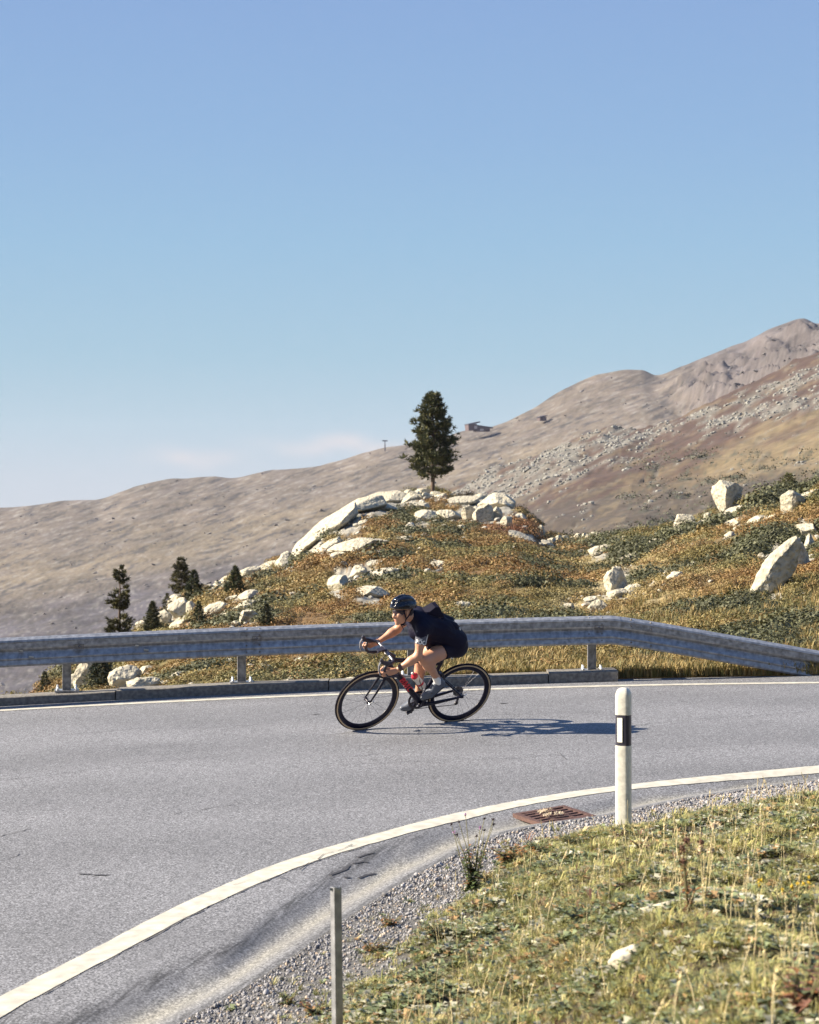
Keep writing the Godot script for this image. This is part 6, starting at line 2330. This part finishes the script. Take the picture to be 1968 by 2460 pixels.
	for i in 6:
		var f := lerpf(0.15, 0.53, i / 5.0)
		var nn := (tow * cos(1.15) + sidew * sin(1.15))
		sa.append(shN.lerp(elN, f) + nn * lerpf(0.0605, 0.0535, f / 0.75))
	seam.tube(sa, 0.0035, 5)
	part(slv, "seam", seam, white)
	# shorts
	var sho := [
		[Vector3(0.305, 0.935, 0.062), Vector3(0.305, 0.935, -0.062), 0.112, 0.112], [Vector3(0.27, 0.97, 0.06), Vector3(0.27, 0.97, -0.06), 0.115, 0.115],
		[Vector3(0.335, 0.90, 0.055), Vector3(0.335, 0.90, -0.055), 0.095, 0.095],
		[hipN, hipN.lerp(knN, 0.55), 0.097, 0.079], [hipF, hipF.lerp(knF, 0.6), 0.095, 0.074],
	]
	var shorts := part(t, "shorts", nets(sho, 0.0125, 70.0, [[hipN.lerp(knN, 0.36), ((knN - hipN).normalized() + Vector3(-0.15, -0.25, 0)).normalized(), 0.20], [hipF.lerp(knF, 0.55), (knF - hipF).normalized(), 0.20]]), cloth)
	var mk := text("C", 0.0007, 0.002)
	shorts.add_child(mk, true)
	mk.material_override = white
	var mp := hipN.lerp(knN, 0.14) + Vector3(0.03, -0.052, 0.074)
	mk.transform = Transform3D(Basis(Vector3.UP, 0.0).rotated(Vector3(0, 0, 1), 0.5), mp)
	# the load on the back: jersey pockets and a stiff flap that stands up
	var pk := nets([[Vector3(0.12, 1.185, 0.05), Vector3(0.25, 1.125, 0.05), 0.055, 0.052], [Vector3(0.12, 1.185, -0.05), Vector3(0.25, 1.125, -0.05), 0.055, 0.052]], 0.012, 90.0)
	part(t, "back_pocket", pk, cloth)
	var fl := Geo.new()
	var fa := [Vector3(-0.055, 1.285, 0.05), Vector3(0.135, 1.235, 0.055), Vector3(0.115, 1.245, -0.05), Vector3(-0.065, 1.295, -0.05)]
	var fb := [Vector3(0.03, 1.345, 0.03), Vector3(0.075, 1.345, 0.035), Vector3(0.06, 1.355, -0.055), Vector3(0.02, 1.352, -0.05)]
	fl.face([fa[0], fb[0], fb[1], fa[1]])
	fl.face([fa[1], fb[1], fb[2], fa[2]])
	fl.face([fa[2], fb[2], fb[3], fa[3]])
	fl.face([fa[3], fb[3], fb[0], fa[0]])
	fl.face([fb[0], fb[3], fb[2], fb[1]])
	fl.face([fa[0], fa[1], fa[2], fa[3]])
	part(t, "back_flap", fl, cloth)
	var strip := Geo.new()
	strip.tube([Vector3(-0.055, 1.272, 0.065), Vector3(-0.01, 1.262, 0.075), Vector3(0.03, 1.248, 0.085)], 0.004, 5)
	part(t, "piping", strip, white)
	for q in [[Vector3(0.118, 1.232, 0.018), 0.35], [Vector3(0.245, 1.172, 0.045), 1.0], [Vector3(0.318, 1.105, 0.062), 1.2]]:  # small white pieces standing in for glints on the back
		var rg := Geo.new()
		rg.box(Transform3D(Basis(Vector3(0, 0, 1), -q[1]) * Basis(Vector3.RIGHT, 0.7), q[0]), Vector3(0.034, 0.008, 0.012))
		part(t, "glint_piece", rg, white)
	# socks and shoes
	part(t, "sock", nets([[anN.lerp(knN, 0.10), anN + Vector3(0.025, -0.05, 0), 0.036, 0.038]], 0.007, 160.0), sock)
	part(t, "sock", nets([[anF.lerp(knF, 0.06), anF + Vector3(0.01, -0.04, 0), 0.035, 0.037]], 0.007, 160.0), sock)
	shoes(t, Vector3(0.202, 0.548, 0.125), Vector3(0.090, 0.445, 0.128), Vector3(0.030, 0.405, 0.130), shoe, sole)
	shoes(t, Vector3(0.128, 0.262, -0.112), Vector3(0.030, 0.150, -0.118), Vector3(-0.035, 0.128, -0.122), shoe, sole)
	# wristband
	var wb := Geo.new()
	wb.tube([wrN.lerp(elN, 0.14), wrN.lerp(elN, 0.28)], [0.0295, 0.0325], 14)
	part(t, "wristband", wb, mat(Color(0.10, 0.065, 0.06), 0.8))
	# helmet: a ribbed shell with deep vents from front to back
	var hg := Geo.new()
	var rows := []
	var nu := 60
	var nv := 26
	for i in nv + 1:
		var ph := lerpf(0.02, 1.0, float(i) / nv)
		var row := []
		for j in nu + 1:
			var th := TAU * j / nu
			var fr := cos(th)
			var sd := sin(th)
			# rim: lower at the temples and the nape
			var low := 1.62 + 0.10 * absf(sd) - 0.14 * maxf(fr, 0.0) + 0.16 * maxf(-fr, 0.0)
			var a := ph * low
			var q := Vector3(sin(a) * sd * 0.098, cos(a) * 0.112, sin(a) * fr * (0.130 if fr > 0 else 0.142))
			# vents: slots across the head's width, cut where the shell faces forward or up
			var rib := absf(sin(q.x * 62.0))
			var vent := smoothstep(0.55, 0.85, rib) * smoothstep(0.1, 0.35, sin(a)) * smoothstep(1.42, 1.15, a) * smoothstep(1.0, 0.8, absf(q.z) / 0.15)
			vent *= smoothstep(-0.2, 0.1, sin(a * 6.0 + 0.6 * fr) + 0.65)
			q *= 1.0 - 0.13 * vent
			row.append(H.call(q.x, q.y + 0.048, q.z - 0.012))
		rows.append(row)
	hg.grid(rows, true)
	# the inside of the rim
	var inner := []
	for j in nu + 1:
		inner.append([rows[nv][j], head + (rows[nv][j] - head) * 0.86 + ux * 0.02])
	hg.grid(inner)
	part(t, "helmet", hg, gloss)
	var hs := Geo.new()
	for s in [1.0, -1.0]:
		hs.tube([H.call(0.078 * s, 0.03, 0.03), H.call(0.074 * s, -0.03, 0.022), H.call(0.066 * s, -0.062, 0.008), H.call(0.030 * s, -0.112, 0.022), H.call(0.0, -0.118, 0.034)], 0.0055, 5, false, 1.6)
		hs.tube([H.call(0.080 * s, 0.02, -0.06), H.call(0.072 * s, -0.035, -0.02), H.call(0.066 * s, -0.062, 0.008)], 0.005, 5, false, 1.6)
	hs.tube([H.call(0.0, -0.118, 0.034), H.call(0.01, -0.135, 0.028), H.call(0.016, -0.168, 0.02)], 0.004, 5, false, 1.6)
	part(t, "helmet_strap", hs, cloth)
	# wrap-round sunglasses
	var lens_m := mat(Color(0.055, 0.028, 0.045), 0.12)
	lens_m.clearcoat_enabled = true
	lens_m.clearcoat = 1.0
	var lg := Geo.new()
	var fg := Geo.new()
	var lr := []
	var rim_top := []
	var rim_bot := []
	for i in 25:
		var a := lerpf(-1.28, 1.28, i / 24.0)
		var notch := exp(-pow(a / 0.18, 2.0))
		var top_y := 0.030 - 0.006 * a * a
		var bot_y := -0.020 + 0.016 * notch + 0.010 * smoothstep(0.8, 1.28, absf(a))
		var rx := 0.073
		var rz := 0.104 - 0.004
		var col := []
		for k in 5:
			var yy := lerpf(top_y, bot_y, k / 4.0)
			var bul := 1.0 + 0.02 * sin(k / 4.0 * PI)
			col.append(H.call(sin(a) * rx * bul, yy, cos(a) * rz * bul - 0.004))
		lr.append(col)
		rim_top.append(H.call(sin(a) * rx * 1.01, top_y, cos(a) * rz * 1.01 - 0.004))
		rim_bot.append(H.call(sin(a) * rx * 1.01, bot_y, cos(a) * rz * 1.01 - 0.004))
	lg.grid(lr)
	lg.grid(lr, true)
	var lens := part(t, "sunglasses", lg, lens_m)
	fg.tube(rim_top, 0.0035, 5)
	fg.tube(rim_bot, 0.003, 5)
	for s in [1.0, -1.0]:
		fg.tube([H.call(0.071 * s, 0.018, 0.026), H.call(0.079 * s, 0.018, -0.03)], 0.004, 5)
	part(lens, "frame", fg, M.black)
	# dark hair at the nape under the helmet
	part(t, "hair", nets([[hb, H.call(0, 0.0, -0.055), Vector3(0.066, 0.060, 0.052)]], 0.008, 160.0), mat(Color(0.035, 0.022, 0.02), 0.7))

func text(s: String, px: float, depth: float) -> MeshInstance3D:
	var tm := TextMesh.new()
	tm.text = s
	tm.font = font_of(true)
	tm.font_size = 64
	tm.pixel_size = px
	tm.depth = depth
	var o := MeshInstance3D.new()
	o.name = "lettering"
	o.mesh = tm
	return o

func shoes(t: Node, heel: Vector3, ball: Vector3, toe: Vector3, shoe: Material, sole: Material) -> void:
	var dn := (toe - heel).normalized().cross(Vector3(0, 0, 1)).normalized()
	if dn.y > 0.0:
		dn = -dn
	var upv := -dn
	var g := nets([[heel, heel.lerp(ball, 0.5) + upv * 0.008, 0.038, 0.040], [heel + upv * 0.045, heel.lerp(ball, 0.45) + upv * 0.03, 0.036, 0.034], [heel.lerp(ball, 0.5), ball, 0.040, 0.041], [ball, toe, 0.041, 0.026]], 0.008, 120.0)
	var s := part(t, "shoe", g, shoe)
	var sg := Geo.new()
	sg.tube([heel + dn * 0.036, heel.lerp(ball, 0.6) + dn * 0.036, ball + dn * 0.037, toe + dn * 0.022 + (toe - ball).normalized() * 0.012], [0.007, 0.008, 0.009, 0.006], 8, false, 4.2)
	part(s, "sole", sg, sole)
	for k in 2:
		var c := heel.lerp(ball, 0.55 + k * 0.32) + Vector3(0, 0, 0.037 if heel.z > 0 else -0.037) + upv * 0.012
		var dg := Geo.new()
		dg.tube([c - Vector3(0, 0, 0.004), c + Vector3(0, 0, 0.005)], 0.012, 12)
		part(s, "dial", dg, sole)
